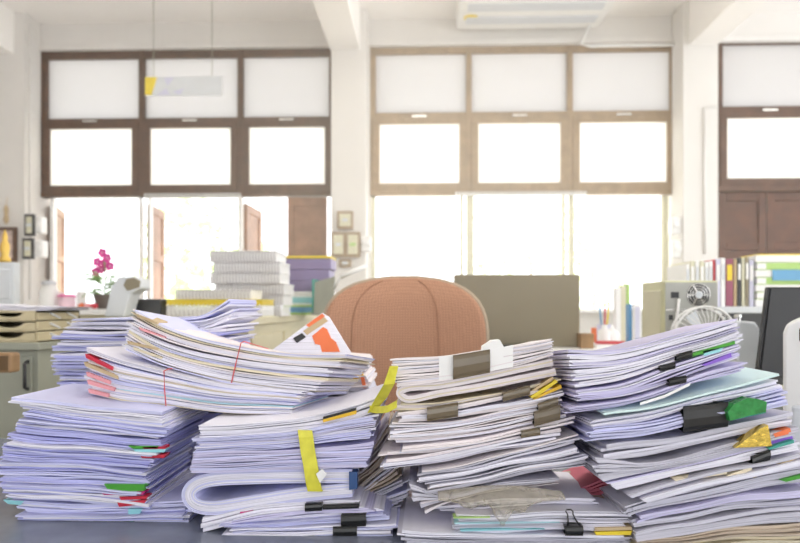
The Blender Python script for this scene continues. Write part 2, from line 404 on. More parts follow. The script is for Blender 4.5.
class Pile:
    """a pile of documents, listed from the top; every document is an object of its own"""
    def __init__(s, where, group, seed): s.docs = []; s.where = where; s.group = group; s.rng = random.Random(seed)
    def _reg(s, ob, look, span, Y): s.docs.append((ob, look, span, Y)); return ob
    def block(s, top, bot, nd, YL, YR, D, stocks, look, leaf=1.75, jd=.006, jyd=.004, jrd=.02, gap=.5, **k):
        """region between two pixel curves, split into nd documents"""
        rng = s.rng; cut = [0]
        for i in range(nd): cut.append(cut[-1] + rng.uniform(.55, 1.45))
        cut = [c / cut[-1] for c in cut]
        mid = lambda l, u: curve(l)(u)
        def lerp(t): return [(tp[0] + (bp[0] - tp[0]) * t, tp[1] + (bp[1] - tp[1]) * t) for tp, bp in zip(top, bot)]
        mats = [P[q[0]] for q in stocks]; wts = [q[1] for q in stocks]
        obs = []
        for i in range(nd):
            a, b = lerp(cut[i]), lerp(cut[i + 1]); b = [(x, y - gap) for x, y in b]
            hpx = max(abs(q[1] - p[1]) for p, q in zip(a, b)); n = max(1, int(hpx / leaf))
            m = MB(); dd = rng.gauss(0, jrd)
            w2 = list(wts)
            if len(w2) > 1 and rng.random() < .8:             # most documents are of one stock
                j = pick(rng, wts); w2 = [x * .12 for x in wts]; w2[j] = 1
            sheets(m, a, b, YL, YR, D * rng.uniform(.96, 1.04), n, rng, w=w2, doff=rng.gauss(0, jyd), dx=rng.gauss(0, jd), **k)
            ob = m.build('document', mats)
            if jrd: ob.rotation_euler.z = dd
            yc = sum(p[1] + q[1] for p, q in zip(a, b)) / len(a) / 2
            obs.append(s._reg(ob, look if isinstance(look, str) else look[i % len(look)], (a, b), (YL, YR)))
        return obs
    def fold(s, path, th, n, Y, D, stocks, look, thing_name='document'):
        m = MB(); folded(m, path, th, n, Y, D, [q[1] for q in stocks], s.rng)
        ob = m.build('document', [P[q[0]] for q in stocks])
        return s._reg(ob, look, None, (Y, Y))
    def label(s):
        n = len(s.docs)
        for i, (ob, look, sp, Y) in enumerate(s.docs):
            pos = 'topmost of' if i == 0 else 'lowest in' if i == n - 1 else ORD[i] + ' from top of'
            tag(ob, '%s, %s %s' % (look, pos, s.where), 'document', s.group)
def on(ob, mb, name, m):
    """mesh in world coordinates attached as a part of ob"""
    r = ob.rotation_euler.z; o = Vector(ob.location); c, sn = math.cos(-r), math.sin(-r)
    vs = []
    for v in mb.v:
        d = Vector(v) - o; vs.append((d.x * c - d.y * sn, d.x * sn + d.y * c, d.z))
    mb.v = vs
    me_o = mb.build(name, m, None, origin=(0, 0, 0)); me_o.parent = ob; me_o.location = (0, 0, 0)
    return me_o
def find(pile, px, py):
    best = None
    for ob, look, sp, Y in pile.docs:
        if sp is None: continue
        f0, f1 = curve(sp[0]), curve(sp[1]); x0, x1 = sp[0][0][0], sp[0][-1][0]
        u = min(1, max(0, (px - x0) / (x1 - x0))); d = abs((f0(u)[1] + f1(u)[1]) / 2 - py)
        if best is None or d < best[0]: best = (d, ob, Y[0] + (Y[1] - Y[0]) * u)
    return best[1], best[2]
def tab(pile, pts, m, name='index_tab', label=None, out=.004, deep=.02):
    """a paper flag sticking out of the front edge: pixel quad, a thin solid slab"""
    cx = sum(p[0] for p in pts) / len(pts); cy = sum(p[1] for p in pts) / len(pts)
    ob, Y = find(pile, cx, cy); mb = MB()
    q = [at(p[0], p[1], Y - out) for p in pts]; mb.prism(q, (0, deep, 0))
    o = on(ob, mb, name, m)
    if label: o['label'] = label
    return o
def clip(x0, x1, yl0, yl1, yr0, yr1, Y, m, label, handles=False, group='binder clips on the papers', deep=.022):
    """a binder clip biting the front edge: spine plate, two jaws with rolled lips, wire handles"""
    bl, br, tl, tr = at(x0, yl1, Y), at(x1, yr1, Y), at(x0, yl0, Y), at(x1, yr0, Y)
    c = (bl + br) / 2
    root = thing('binder_clip', label, 'binder clip', (c.x, c.y, c.z), group)
    mb = MB(); t = .0012
    def prof(lo, hi, dx):
        h = hi.z - lo.z; x = lo.x + dx
        zc = (hi.z + lo.z) / 2
        out = [(0, 0), (-.0022, h * .18), (-.003, h * .5), (-.0022, h * .82), (0, h)]
        pts = [(x, Y + a, lo.z + b) for a, b in out] + [(x, Y + deep, hi.z - h * .06)]
        inn = [(x, Y + deep, hi.z - h * .06 - t)] + [(x, Y + a + t, lo.z + min(max(b, t), h - t)) for a, b in out[::-1]] + [(x, Y + deep, lo.z + h * .06 + t)]
        return pts + inn + [(x, Y + deep, lo.z + h * .06)]
    A, Bp = prof(bl, tl, 0), prof(br, tr, 0); n = len(A)
    mb.add(A + Bp, [(i, (i + 1) % n, n + (i + 1) % n, n + i) for i in range(n)])
    k = 6
    for S in (0, n):                                   # closed ends of the shell, as quads
        mb.add((A if S == 0 else Bp), [(i, i + 1, n - 2 - i if n - 2 - i > i + 1 else i + 1, n - 1 - i) for i in range(0, 5)])
    mb.tube([Vector((tl.x, Y, tl.z)), Vector((tr.x, Y, tr.z))], .0011, 6)
    mb.tube([Vector((bl.x, Y, bl.z)), Vector((br.x, Y, br.z))], .0011, 6)
    mb.build('clamp', m, root)
    if handles:
        wd = (tr - tl); 
        for sgn, up in handles:
            base = (tl + tr) / 2 if sgn > 0 else (bl + br) / 2; wv = wd.normalized() * wd.length
            d = Vector(up); h = MB()
            h.tube([base - wv * .34, base - wv * .22 + d * .35, base - wv * .15 + d * .7, base - wv * .2 + d * .9, base - wv * .12 + d,
                    base + wv * .12 + d, base + wv * .2 + d * .9, base + wv * .15 + d * .7, base + wv * .22 + d * .35, base + wv * .34], .0011, 6)
            h.build('wire_handle', M['black'] if m is M['black'] else M['steel'], root, smooth=True)
    return root

DZ = .76
# --- pile A : far left
A = Pile('far left pile', 'documents in the far left pile', 11)
YA = 1.09
blu = (('blu', 5), ('blu2', 3), ('wht', 2))
kw = dict(jx=.0034, jy=.0024, jr=.011)
A.block([(13, 397), (90, 405), (166, 413)], [(14, 411), (90, 420), (160, 428)], 2, YA, YA, .21, (('wht', 3), ('blu', 2)), 'thick white document with clean front edge', **kw)
A.block([(16, 411), (90, 420), (160, 428)], [(4, 446), (80, 450), (156, 457)], 6, YA, YA, .21, blu, 'creased bluish white document', curlL=.002, **kw)
A.block([(2, 446), (80, 450), (156, 457)], [(0, 476), (80, 476), (148, 482)], 4, YA, YA, .21, blu, 'thick bluish document with ragged left corners', curlL=.002, **kw)
A.block([(0, 476), (75, 476), (148, 482)], [(2, 498), (75, 503), (146, 510)], 4, YA, YA, .21, blu, 'thin bluish white document', **kw)
A.block([(12, 500), (75, 504), (190, 500)], [(22, 513), (100, 516), (190, 513)], 2, YA + .01, YA + .01, .21, blu, 'wide bluish document with lifted left corner', jd=.003, curlL=.003, **kw)
A.block([(20, 513), (100, 516), (190, 513)], [(20, 525), (100, 525.5), (188, 525.5)], 2, YA, YA, .21, blu, 'wide bluish document lying on the desk', jd=.003, **kw)
A.label()
for pts, c in (([(128, 446), (158, 446), (158, 448.5), (133, 448.8)], 'tab_g'), ([(142, 447), (165, 446.5), (165, 449), (144, 449)], 'tab_r'), ([(133, 449.5), (166, 449), (164, 452.5), (136, 452)], 'tab_c'),
               ([(140, 455.5), (166, 454.5), (164, 458), (142, 458)], 'tab_r'), ([(104, 484), (145, 484.5), (144, 491), (109, 491.5)], 'tab_g'), ([(100, 492), (145, 491.5), (143, 495), (104, 495)], 'tab_m'),
               ([(117, 502), (146, 500), (144, 504), (119, 507)], 'tab_r'), ([(119, 497), (148, 496), (146, 499), (121, 500)], 'tab_r'), ([(128, 509), (142, 509), (139, 515), (129, 526)], 'tab_c'), ([(3, 500), (24, 501), (20, 505), (8, 504)], 'tab_c')):
    tab(A, pts, M[c], label={'tab_g': 'green index tab', 'tab_r': 'red index tab', 'tab_c': 'pale cyan index tab', 'tab_m': 'magenta index tab'}[c])

# --- pile F : behind the far left pile
Fp = Pile('pile behind far left pile', 'documents in the pile behind the far left pile', 21)
YF = 1.38
Fp.block([(75, 319), (150, 318), (200, 316), (234, 303)], [(62, 330), (150, 331), (200, 332), (230, 330)], 3, YF, YF, .22, (('wht', 3), ('blu', 1)), 'white document with curled-up right corner', curlR=.012, **kw)
Fp.block([(60, 330), (150, 331), (226, 330)], [(50, 362), (150, 362), (228, 360)], 6, YF, YF, .22, blu, 'bluish document with ragged left edge', curlR=.004, **kw)
Fp.block([(50, 362), (150, 362), (228, 360)], [(58, 392), (150, 392), (225, 392)], 5, YF, YF, .22, blu, 'bluish white document partly hidden', **kw)
Fp.block([(56, 392), (150, 392), (225, 392)], [(60, 479), (150, 479), (225, 479)], 5, YF, YF, .22, blu, 'thick bluish document mostly hidden', leaf=5, **kw)
Fp.label()

# --- pile B : second pile, with the yellow ribbon
Bp = Pile('ribbon-strapped pile', 'documents in the ribbon-tied pile', 31)
YB = 1.05
bw = (('wht', 4), ('blu', 3), ('lil', 2))
Bp.block([(196, 426), (290, 420), (345, 409), (378, 398)], [(199, 436), (290, 431), (345, 423), (380, 412)], 2, YB, YB, .21, (('wht', 1),), ['white document with black and amber tabs', 'smooth white document under the amber-tabbed sheets'], jd=.002, jrd=.005, curlR=.002, jx=.001, jr=.003)
Bp.block([(198, 436), (290, 431), (380, 412)], [(198, 452), (290, 448), (376, 437)], 2, YB, YB, .21, bw, 'lilac-white document crossed by the yellow ribbon', jd=.003, jrd=.008, **kw)
Bp.block([(193, 452), (290, 449), (374, 440)], [(190, 473), (290, 469), (366, 468)], 2, YB, YB, .2, (('lil', 3), ('blu', 2)), 'thick soft document above the folded roll', jd=.001, jrd=.005, jx=.001, leaf=1.65)
Bp.fold([(352, 476), (300, 476), (255, 477), (215, 479), (195, 485), (188.5, 495), (195, 505), (215, 508), (255, 502), (300, 495), (352, 490)], 14.0, 9, YB, .2, (('blu', 3), ('wht', 2)), 'thick document folded over into a rounded loop')
Bp.block([(202, 516), (260, 506), (330, 500), (360, 499)], [(203, 532), (255, 517), (330, 508), (360, 506)], 1, YB, YB, .2, bw, 'tilted document beneath the folded roll', leaf=2.25, jd=0, jrd=0)
Bp.block([(232, 519), (280, 511), (360, 505)], [(228, 526), (290, 520), (385, 514)], 2, YB - .01, YB - .01, .2, (('lil', 2), ('wht', 1)), ['plum-edged thin document', 'thin white document with a black clip'], jd=.002, jrd=.005)
Bp.block([(226, 525), (290, 521), (392, 514)], [(224, 537), (290, 536.5), (394, 536)], 3, YB - .01, YB - .01, .21, (('wht', 2), ('blu', 2)), 'loose white document lying near the desk top', jd=.003, jrd=.01, **kw)
Bp.label()
tab(Bp, [(323, 417), (356, 408), (356, 410.5), (323, 419.5)], M['black'], label='black index tab')
tab(Bp, [(323, 419.5), (356, 410.5), (356, 414), (323, 422.5)], M['tab_y'], label='amber index tab')
tab(Bp, [(349, 472), (357, 472), (357, 489), (349, 490)], M['tab_b'], 'cover_edge', label='navy cover edge')
tab(Bp, [(240, 512), (290, 507), (290, 509), (240, 514)], M['tab_m'], 'cover_edge', label='plum cover edge')
clip(305, 322, 504, 511, 503, 510, YB - .014, M['black'], 'small black binder clip below the yellow ribbon')
clip(341, 366, 515, 526.5, 514, 525.5, YB - .014, M['black'], 'wide black binder clip low in the second pile, upper of two')
clip(333, 357, 527, 536, 526.5, 535.5, YB - .014, M['black'], 'wide black binder clip low in the second pile, lower of two')
clip(323, 359, 505.5, 509, 504, 507.5, YB - .014, M['black'], 'flat black binder clip squeezed between thin documents of the second pile')
# fanned documents between second and third pile
H = Pile('slumped papers between piles', 'slumped papers between the piles', 41)
YH = 1.13
H.block([(352, 470), (372, 452), (393, 420)], [(350, 492), (376, 474), (396, 455)], 2, YH + .02, YH + .02, .2, (('tan', 3), ('warm', 2)), 'shaded beige document slumping down to the left', leaf=2.5, jrd=.02, **kw)
H.block([(350, 492), (376, 474), (396, 455)], [(348, 506), (378, 492), (404, 478)], 2, YH, YH, .2, (('warm', 2), ('tan', 2), ('grey', 1)), 'curving grey-beige document with fanned edge', leaf=1.65, jrd=.02, **kw)
H.block([(346, 506), (378, 492), (407, 478)], [(346, 519), (378, 518), (408, 516)], 3, YH, YH, .2, (('grey', 2), ('blu', 2), ('wht', 1)), 'greyish document with fanned right end', leaf=2, jrd=.02, splay=1, **kw)
H.label()
# yellow ribbon round pile B
rb = MB(); 
def strip(mb, pts, wv, th=.0008):
    gt = [[Vector(p) - Vector(w) / 2, Vector(p) + Vector(w) / 2] for p, w in zip(pts, wv)]
    gb = []
    for i, r in enumerate(gt):
        a, b = Vector(pts[max(0, i - 1)]), Vector(pts[min(len(pts) - 1, i + 1)]); n = (b - a).cross(Vector(wv[i])).normalized() * th
        gb.append([r[0] + n, r[1] + n])
    mb.slab(gt, gb)
pts = [at(305, 431, YB) + Vector((0, .10, .001)), at(305, 431, YB - .006), at(306, 437, YB - .008), at(308, 452, YB - .009), at(311, 468, YB - .010), at(313, 482, YB - .009), at(315, 491, YB - .007), at(315, 492, YB) + Vector((0, .08, 0))]
strip(rb, pts, [(.022, 0, 0)] * 8); tag(rb.build('ribbon', M['yellow']), 'yellow ribbon strapped down the front of the second pile', 'ribbon')
rb = MB(); pts = [at(394, 366, 1.0), at(389, 384, 1.005), at(381, 398, 1.03), at(372, 411, 1.05)]
strip(rb, pts, [(.012, .004, 0), (.016, 0, .002), (.018, 0, .003), (.014, 0, .006)])
pts = [at(370, 409, 1.05), at(378, 410, 1.03), at(388, 409, 1.01), at(397, 404, 1.005)]
strip(rb, pts, [(0, .003, .010)] * 4); tag(rb.build('ribbon', M['yellow']), 'loose yellow ribbon tails hanging beside the third pile', 'ribbon')
sl = MB(); sl.prism([at(p[0], p[1], YB - .016) for p in ((316, 474), (322, 469), (327, 474), (320, 483))], (0, .002, 0))
tag(sl.build('paper_slip', M['white']), 'small crumpled white slip beside the yellow ribbon', 'slip')

# --- pile G : behind second pile, with the leaning printed page
G = Pile('pile behind tied bundles', 'documents behind the tied bundles', 51)
YG = 1.46
G.block([(285, 357), (330, 357), (366, 360)], [(285, 396), (330, 396), (372, 396)], 5, YG, YG, .2, (('wht', 3), ('warm', 1)), 'white document with bowed right end', jd=.003, **kw)
G.block([(285, 396), (330, 396), (371, 396)], [(285, 469), (330, 469), (371, 469)], 4, YG, YG, .2, (('wht', 2), ('grey', 1)), 'thick document mostly hidden', leaf=5, jd=.003)
G.label()
tab(G, [(352, 376), (362, 373), (364, 376), (354, 380)], M['tab_y'], label='amber index tab'); tab(G, [(360, 376), (364, 376), (366, 388), (363, 388)], M['tab_o'], label='orange index tab')
pg = MB()
def q3(lst, Y, dy): 
    m = MB(); m.prism([at(x, y, Y + (358 - y) * .0012) for x, y in lst], (0, dy, 0)); return m
root = q3([(272, 350), (322, 313), (329, 317), (351, 353), (345, 359), (272, 359)], YG - .02, .008).build('printed_leaflet', P['wht'])
tag(root, 'leaning leaflet printed with red blocks in front of the maroon chair', 'leaflet')
on(root, q3([(306, 325), (322, 313.5), (325, 316), (310, 328)], YG - .0215, .002), 'printed_band', M['tab_o'])
on(root, q3([(303, 331), (324, 317), (328, 321), (307, 335)], YG - .0215, .002), 'printed_band', M['tan'])
on(root, q3([(312, 336), (323, 327), (327, 329), (331, 338), (336, 342), (340, 352), (322, 352), (320, 345), (315, 344)], YG - .0215, .002), 'printed_block', M['tab_o'])
on(root, q3([(293, 338), (302, 333), (306, 337), (297, 343)], YG - .0215, .002), 'printed_square', M['dark'])

# --- bundles E : two bundles tied with red rubber bands, lying across the piles
YE = 1.16
def tied(top, bot, YL, YR, D, stocks, n, label, seed, bands, **k):
    m = MB(); sheets(m, top, bot, YL, YR, D, n, random.Random(seed), w=[q[1] for q in stocks], jx=.004, jy=.0015, jr=.01, nu=22, **k)
    ob = m.build('document_bundle', [P[q[0]] for q in stocks]); tag(ob, label, 'bundle', 'rubber-banded bundles across the piles')
    return ob
eb = (('wht', 4), ('blu', 2), ('aqua', .4), ('crm', .35), ('warm', .5))
E1t = [(84, 349), (125, 362), (170, 374), (230, 385), (304, 391)]; E1b = [(90, 397), (125, 402), (170, 406), (235, 413), (292, 415)]
e1 = tied(E1t, E1b, YE + .02, YE - .03, .2, eb, 22, 'lower rubber-banded bundle with red-edged sheets at its left end', 3, None, curlL=.006, drop=.008, fill=.97)
E2t = [(134, 312), (170, 327), (215, 341), (285, 351), (350, 355)]; E2b = [(122, 352), (170, 369), (215, 381), (260, 388), (312, 396)]
e2 = tied(E2t, E2b, YE + .05, YE - .01, .2, eb, 26, 'upper rubber-banded bundle lying diagonally across the other', 4, None, curlL=.008, curlR=.003, drop=.022, fill=.97)
for (a, b, c) in (((85, 354), (112, 367), 'tab_r'), ((84, 362), (118, 376), 'tan'), ((86, 372), (110, 381), 'tab_k'), ((87, 380), (114, 388), 'tab_k'), ((88, 389), (108, 394), 'tab_k')):
    m = MB(); yy = YE + .012; q = [at(*a, yy), at(*b, yy - .004), at(b[0], b[1] + 3.4, yy - .004), at(a[0] + 1, a[1] + 4, yy)]; m.prism(q, (0, .05, 0)); on(e1, m, 'index_tab', M[c])
for (a, b, c) in (((136, 314), (157, 322), 'tan'), ((139, 327), (165, 337), 'tab_k'), ((127, 341), (158, 348), 'tan'), ((133, 347), (162, 357), 'crm')):
    m = MB(); yy = YE + .042; q = [at(*a, yy), at(*b, yy - .006), at(b[0], b[1] + 2.4, yy - .006), at(a[0] + 1, a[1] + 3, yy)]; m.prism(q, (0, .05, 0)); on(e2, m, 'index_tab', M.get(c) or P[c])
def band(p, q, Y, D, label, dr=0):
    a, b = at(*p, Y - .003), at(*q, Y - .003); m = MB()
    mid = (a + b) / 2 + Vector((0, -.002, 0))
    m.tube([a, mid, b, b + Vector((0, .02, -.0015)), b + Vector((0, D, -.0015)), a + Vector((0, D, .0015 - dr)), a + Vector((0, .02, .0015))], .0011, 6, closed=True)
    tag(m.build('rubber_band', M['rubber'], smooth=True), label, 'rubber band', 'red rubber bands on the bundles')
band((164, 371), (166, 407), YE - .003, .21, 'red rubber band round the lower of the tied bundles', .008)
band((241, 343), (231, 385), YE + .018, .21, 'red rubber band round the upper of the tied bundles', .024)

# --- pile C : third pile, with the brown clips
C = Pile('brown-clipped pile', 'documents in the third pile', 61)
YC = 1.02
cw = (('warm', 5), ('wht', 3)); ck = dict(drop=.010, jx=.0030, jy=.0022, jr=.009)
C.block([(390, 359), (440, 357), (490, 349), (553, 338)], [(396, 388), (440, 381), (490, 372), (553, 356)], 1, YC, YC, .2, (('warm', 3), ('wht', 3)), 'thick white document gripped by the largest brown clip', leaf=1.58, jd=0, jrd=0, jx=.002, jr=.006, curlL=.002, drop=.014, fill=.98)
C.fold([(553, 362), (520, 369), (480, 378), (440, 385.5), (412, 387.5), (400, 391.5), (402, 397), (412, 399.5), (440, 393.5), (480, 387), (520, 379), (556, 372)], 7.0, 6, YC, .2, (('warm', 2), ('crm', 2)), 'cream document folded into a narrow loop')
C.block([(394, 403), (440, 401), (490, 394), (556, 379)], [(395, 412), (440, 408), (490, 399), (559, 385)], 1, YC + .004, YC + .004, .2, (('crm', 3), ('warm', 2)), 'cream-edged document', jd=.002, jrd=.005, **ck)
C.block([(396, 412), (440, 408), (490, 399), (559, 386)], [(398, 424), (440, 421), (500, 411), (562, 398)], 2, YC, YC, .2, cw, ['white document with fanned yellow flags', 'white document with brown clip at left'], jd=.003, jrd=.008, **ck)
C.block([(391, 425), (440, 422), (500, 411), (562, 399)], [(391, 446), (450, 440), (510, 429), (566, 418)], 4, YC, YC, .21, cw, 'warm white document near the square clip', jd=.004, curlL=.002, **ck)
C.block([(394, 446), (450, 440), (510, 429), (566, 418)], [(390, 472), (450, 464), (510, 450), (570, 441)], 4, YC, YC, .21, cw + (('grey', 2),), 'pinkish white document with soft wavy edge', jd=.005, jrd=.03, curlR=.002, **ck)
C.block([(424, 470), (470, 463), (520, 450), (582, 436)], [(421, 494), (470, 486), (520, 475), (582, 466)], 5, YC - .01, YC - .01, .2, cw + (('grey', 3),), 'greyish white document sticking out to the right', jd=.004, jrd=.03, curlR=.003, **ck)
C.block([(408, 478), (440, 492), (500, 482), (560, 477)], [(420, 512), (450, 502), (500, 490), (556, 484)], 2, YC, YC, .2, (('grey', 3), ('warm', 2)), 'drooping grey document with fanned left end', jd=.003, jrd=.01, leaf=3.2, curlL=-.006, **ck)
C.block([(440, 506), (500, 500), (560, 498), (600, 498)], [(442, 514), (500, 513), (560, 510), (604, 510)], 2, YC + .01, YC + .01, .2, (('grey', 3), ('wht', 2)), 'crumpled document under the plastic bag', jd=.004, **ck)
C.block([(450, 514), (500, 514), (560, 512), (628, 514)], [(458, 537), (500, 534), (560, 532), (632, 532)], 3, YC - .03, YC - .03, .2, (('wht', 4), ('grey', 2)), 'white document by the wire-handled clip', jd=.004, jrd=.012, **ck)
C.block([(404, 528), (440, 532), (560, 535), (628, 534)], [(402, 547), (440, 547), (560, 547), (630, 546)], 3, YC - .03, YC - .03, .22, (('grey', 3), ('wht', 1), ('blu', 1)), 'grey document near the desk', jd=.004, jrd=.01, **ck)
C.label()
def band_strip(x0, x1, a0, a1, b0, b1, Y, m, name):
    mb = MB(); mb.prism([at(x0, a0, Y), at(x1, b0, Y), at(x1, b1, Y), at(x0, a1, Y)], (0, .003, 0)); return mb
c1 = C.docs[0][0]
on(c1, band_strip(439, 453, 357, 381, 355, 379, YC - .004, None, ''), 'paper_band', M['white'])
on(c1, band_strip(490, 513, 350, 371, 345, 367, YC - .004, None, ''), 'paper_band', M['white'])
m = MB(); m.prism([at(x, y, YC - .003) for x, y in ((482, 354), (483, 347), (492, 341), (500, 340), (505, 349))], (0, .03, 0)); on(c1, m, 'paper_fold', M['white'])
for pts, c in (([(530, 397), (556, 380), (558, 382), (534, 399)], 'yelcov'), ([(533, 398), (561, 385), (562, 388), (534, 400)], 'tab_y'), ([(528, 393), (552, 377), (554, 379), (529, 395)], 'tan')):
    tab(C, pts, M[c], label='yellow index tab')
for pts, c in (([(595, 528), (632, 527), (632, 530), (595, 531)], 'tan'), ([(595, 532), (632, 531), (631, 535), (596, 535)], 'yelcov'), ([(454, 523), (520, 522.5), (560, 523), (455, 524.3)], 'sky'), ([(460, 530), (510, 529), (545, 529.5), (461, 531.5)], 'tab_c'), ([(453, 517.4), (490, 517), (490, 518), (454, 518.6)], 'lime')):
    tab(C, pts, M[c] if c != 'sky' else P['aqua'], out=.002)
YCc = YC - .006
clip(453, 490, 356, 379, 350, 372, YCc, M['glare_brown'], 'largest brown binder clip, on top of the third pile')
clip(427, 458, 408, 421, 403, 416, YCc, M['glare_brown'], 'brown binder clip at the left of the third pile')
clip(503, 530, 393, 401, 386, 394, YCc, M['glare_brown'], 'narrow brown binder clip beside the yellow flags')
clip(534, 560, 412, 426, 405, 419, YCc, M['glare_brown'], 'square brown binder clip at the right edge of the third pile')
clip(538, 558, 404, 411, 398, 405, YCc, M['glare_brown'], 'thin brown binder clip just under the yellow flags')
clip(521, 540, 431, 438.5, 428, 435.5, YCc, M['glare_brown'], 'smallest brown binder clip, lowest on the third pile')
clip(565, 583, 526, 535, 526, 535, YC - .04, M['black'], 'black binder clip with upright wire handles at the foot of the third pile', handles=((1, (-.006, .006, .021)), (1, (-.002, .028, .014))))
# rose and kraft papers showing between third and fourth pile
R_ = Pile('gap beside far right pile', 'papers between third and fourth pile', 71)
R_.block([(575, 490), (600, 481), (618, 478)], [(576, 499), (600, 495), (622, 494)], 1, 1.10, 1.10, .18, (('rose', 3), ('warm', 1)), 'rose-red document', leaf=1.80, jd=0, drop=.02)
R_.block([(560, 504), (590, 499), (612, 498)], [(560, 510), (590, 508), (616, 508)], 1, 1.08, 1.08, .18, (('tan', 3), ('crm', 1)), 'kraft brown document', leaf=1.65, jd=0)
R_.block([(556, 510), (590, 508), (618, 508)], [(556, 530), (590, 530), (618, 530)], 2, 1.09, 1.09, .18, (('aqua', 1), ('grey', 2)), 'blue and grey document', leaf=1.95, jd=0)
R_.label()
# crumpled clear bag
bg = MB(); gf, gbk = [], []
for i in range(61):
    u = i / 60; px = 438 + 122 * u
    lo = 497 + 6 * math.sin(u * PI) + 22 * math.exp(-((u - .52) / .07) ** 2) + 9 * math.exp(-((u - .68) / .06) ** 2) + 5 * math.exp(-((u - .25) / .1) ** 2); hi = 491 - 6 * math.sin(u * PI)
    r1, r2 = [], []
    for j in range(25):
        v = j / 24; p = at(px, hi + (lo - hi) * v, YC - .012)
        nn = mnoise.noise(p * 60) * .014 + mnoise.noise(p * 150) * .008 + mnoise.noise(p * 320) * .003
        r1.append(p + Vector((mnoise.noise(p * 90 + Vector((5, 0, 0))) * .004, -abs(nn) - .004 - .024 * math.sin(PI * v) ** .7, mnoise.noise(p * 80 + Vector((0, 9, 0))) * .003)))
        r2.append(p + Vector((0, .012 * math.sin(PI * v), 0)))
    gf.append(r1); gbk.append(r2)
bg.slab(gf, gbk)
tag(bg.build('plastic_bag', M['bag'], smooth=True), 'crumpled clear plastic bag drooping from the third pile', 'bag')

# --- pile D : far right
D = Pile('far right pile', 'documents in the far right pile', 81)
YD = .98
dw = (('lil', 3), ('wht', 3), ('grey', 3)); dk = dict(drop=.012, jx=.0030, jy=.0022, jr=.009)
D.block([(566, 351), (610, 349), (670, 337), (737, 319)], [(574, 389), (620, 381), (680, 361), (740, 342)], 1, YD, YD, .2, (('lil', 3), ('wht', 2)), 'thick lilac-white document bent upward', leaf=1.95, jd=0, jrd=0, jx=.0025, jr=.006, curlL=.002, drop=.016, fill=.97)
D.block([(574, 390), (620, 382), (680, 362), (738, 344)], [(576, 403), (630, 396), (690, 375), (740, 358)], 2, YD, YD, .2, (('lil', 2), ('wht', 2)), ['lilac document with black clip', 'lilac document with purple flag'], jd=.003, jrd=.008, **dk)
D.block([(570, 406), (630, 397), (690, 376), (745, 362)], [(572, 414), (630, 407), (690, 388), (746, 372)], 2, YD, YD, .2, (('lil', 2), ('wht', 1)), 'thin lilac document', jd=.004, jrd=.01, **dk)
D.block([(600, 413), (640, 408), (700, 393), (776, 372)], [(601, 416), (640, 411), (700, 396), (777, 375)], 1, YD - .01, YD - .01, .22, (('mint', 1),), 'pale mint card cover', leaf=2.5, jd=0, jrd=0)
D.block([(590, 420), (640, 413), (700, 398), (778, 378)], [(586, 442), (640, 437), (700, 422), (784, 405)], 2, YD, YD, .21, (('wht', 2), ('blu', 2), ('grey', 1)), ['white document below the mint cover', 'white document gripped by the big black clip'], jd=.002, jrd=.006, leaf=1.95, **dk)
D.block([(600, 441), (650, 438), (710, 428), (790, 412)], [(603, 460), (650, 455), (710, 443), (792, 426)], 2, YD, YD, .2, (('grey', 3), ('warm', 1), ('wht', 1)), 'grey white booklet with sharp left corner', jd=.003, jrd=.02, leaf=4.2, curlL=-.004, **dk)
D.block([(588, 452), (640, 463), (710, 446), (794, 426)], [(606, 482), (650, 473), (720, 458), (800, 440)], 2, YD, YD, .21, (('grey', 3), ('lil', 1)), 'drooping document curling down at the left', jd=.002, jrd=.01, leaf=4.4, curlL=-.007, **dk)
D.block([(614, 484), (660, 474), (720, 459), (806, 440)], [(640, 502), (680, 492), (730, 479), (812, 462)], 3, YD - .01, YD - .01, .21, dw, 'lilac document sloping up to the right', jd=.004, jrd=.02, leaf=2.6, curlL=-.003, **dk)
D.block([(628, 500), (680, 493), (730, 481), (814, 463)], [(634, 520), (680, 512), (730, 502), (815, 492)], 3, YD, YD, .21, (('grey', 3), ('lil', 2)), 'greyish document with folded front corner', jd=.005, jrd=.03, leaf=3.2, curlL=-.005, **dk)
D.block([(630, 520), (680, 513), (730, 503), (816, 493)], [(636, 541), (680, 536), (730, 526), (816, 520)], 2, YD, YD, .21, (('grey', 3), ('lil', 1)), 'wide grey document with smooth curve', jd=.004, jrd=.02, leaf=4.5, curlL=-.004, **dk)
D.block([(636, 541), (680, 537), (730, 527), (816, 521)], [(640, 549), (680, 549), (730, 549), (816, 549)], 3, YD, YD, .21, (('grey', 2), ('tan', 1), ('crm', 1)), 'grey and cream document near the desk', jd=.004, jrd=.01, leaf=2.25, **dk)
D.label()
YDc = YD - .006
clip(683, 728, 407, 432, 402, 426, YDc - .004, M['black'], 'big black binder clip on the far right pile', handles=((1, (0, .03, .003)),))
clip(669, 686, 380, 386, 376, 382, YDc, M['black'], 'small black binder clip above the mint cover')
clip(676, 692, 356, 361, 351, 356.5, YDc, M['black'], 'thin black binder clip near the top of the far right pile')
clip(660, 675, 366, 371, 363, 368, YDc, M['black'], 'tiny black binder clip left on the lilac document of the far right pile')
clip(752, 770, 457, 466, 450, 459, YDc - .006, M['black'], 'slanted black binder clip beside the cream strip')
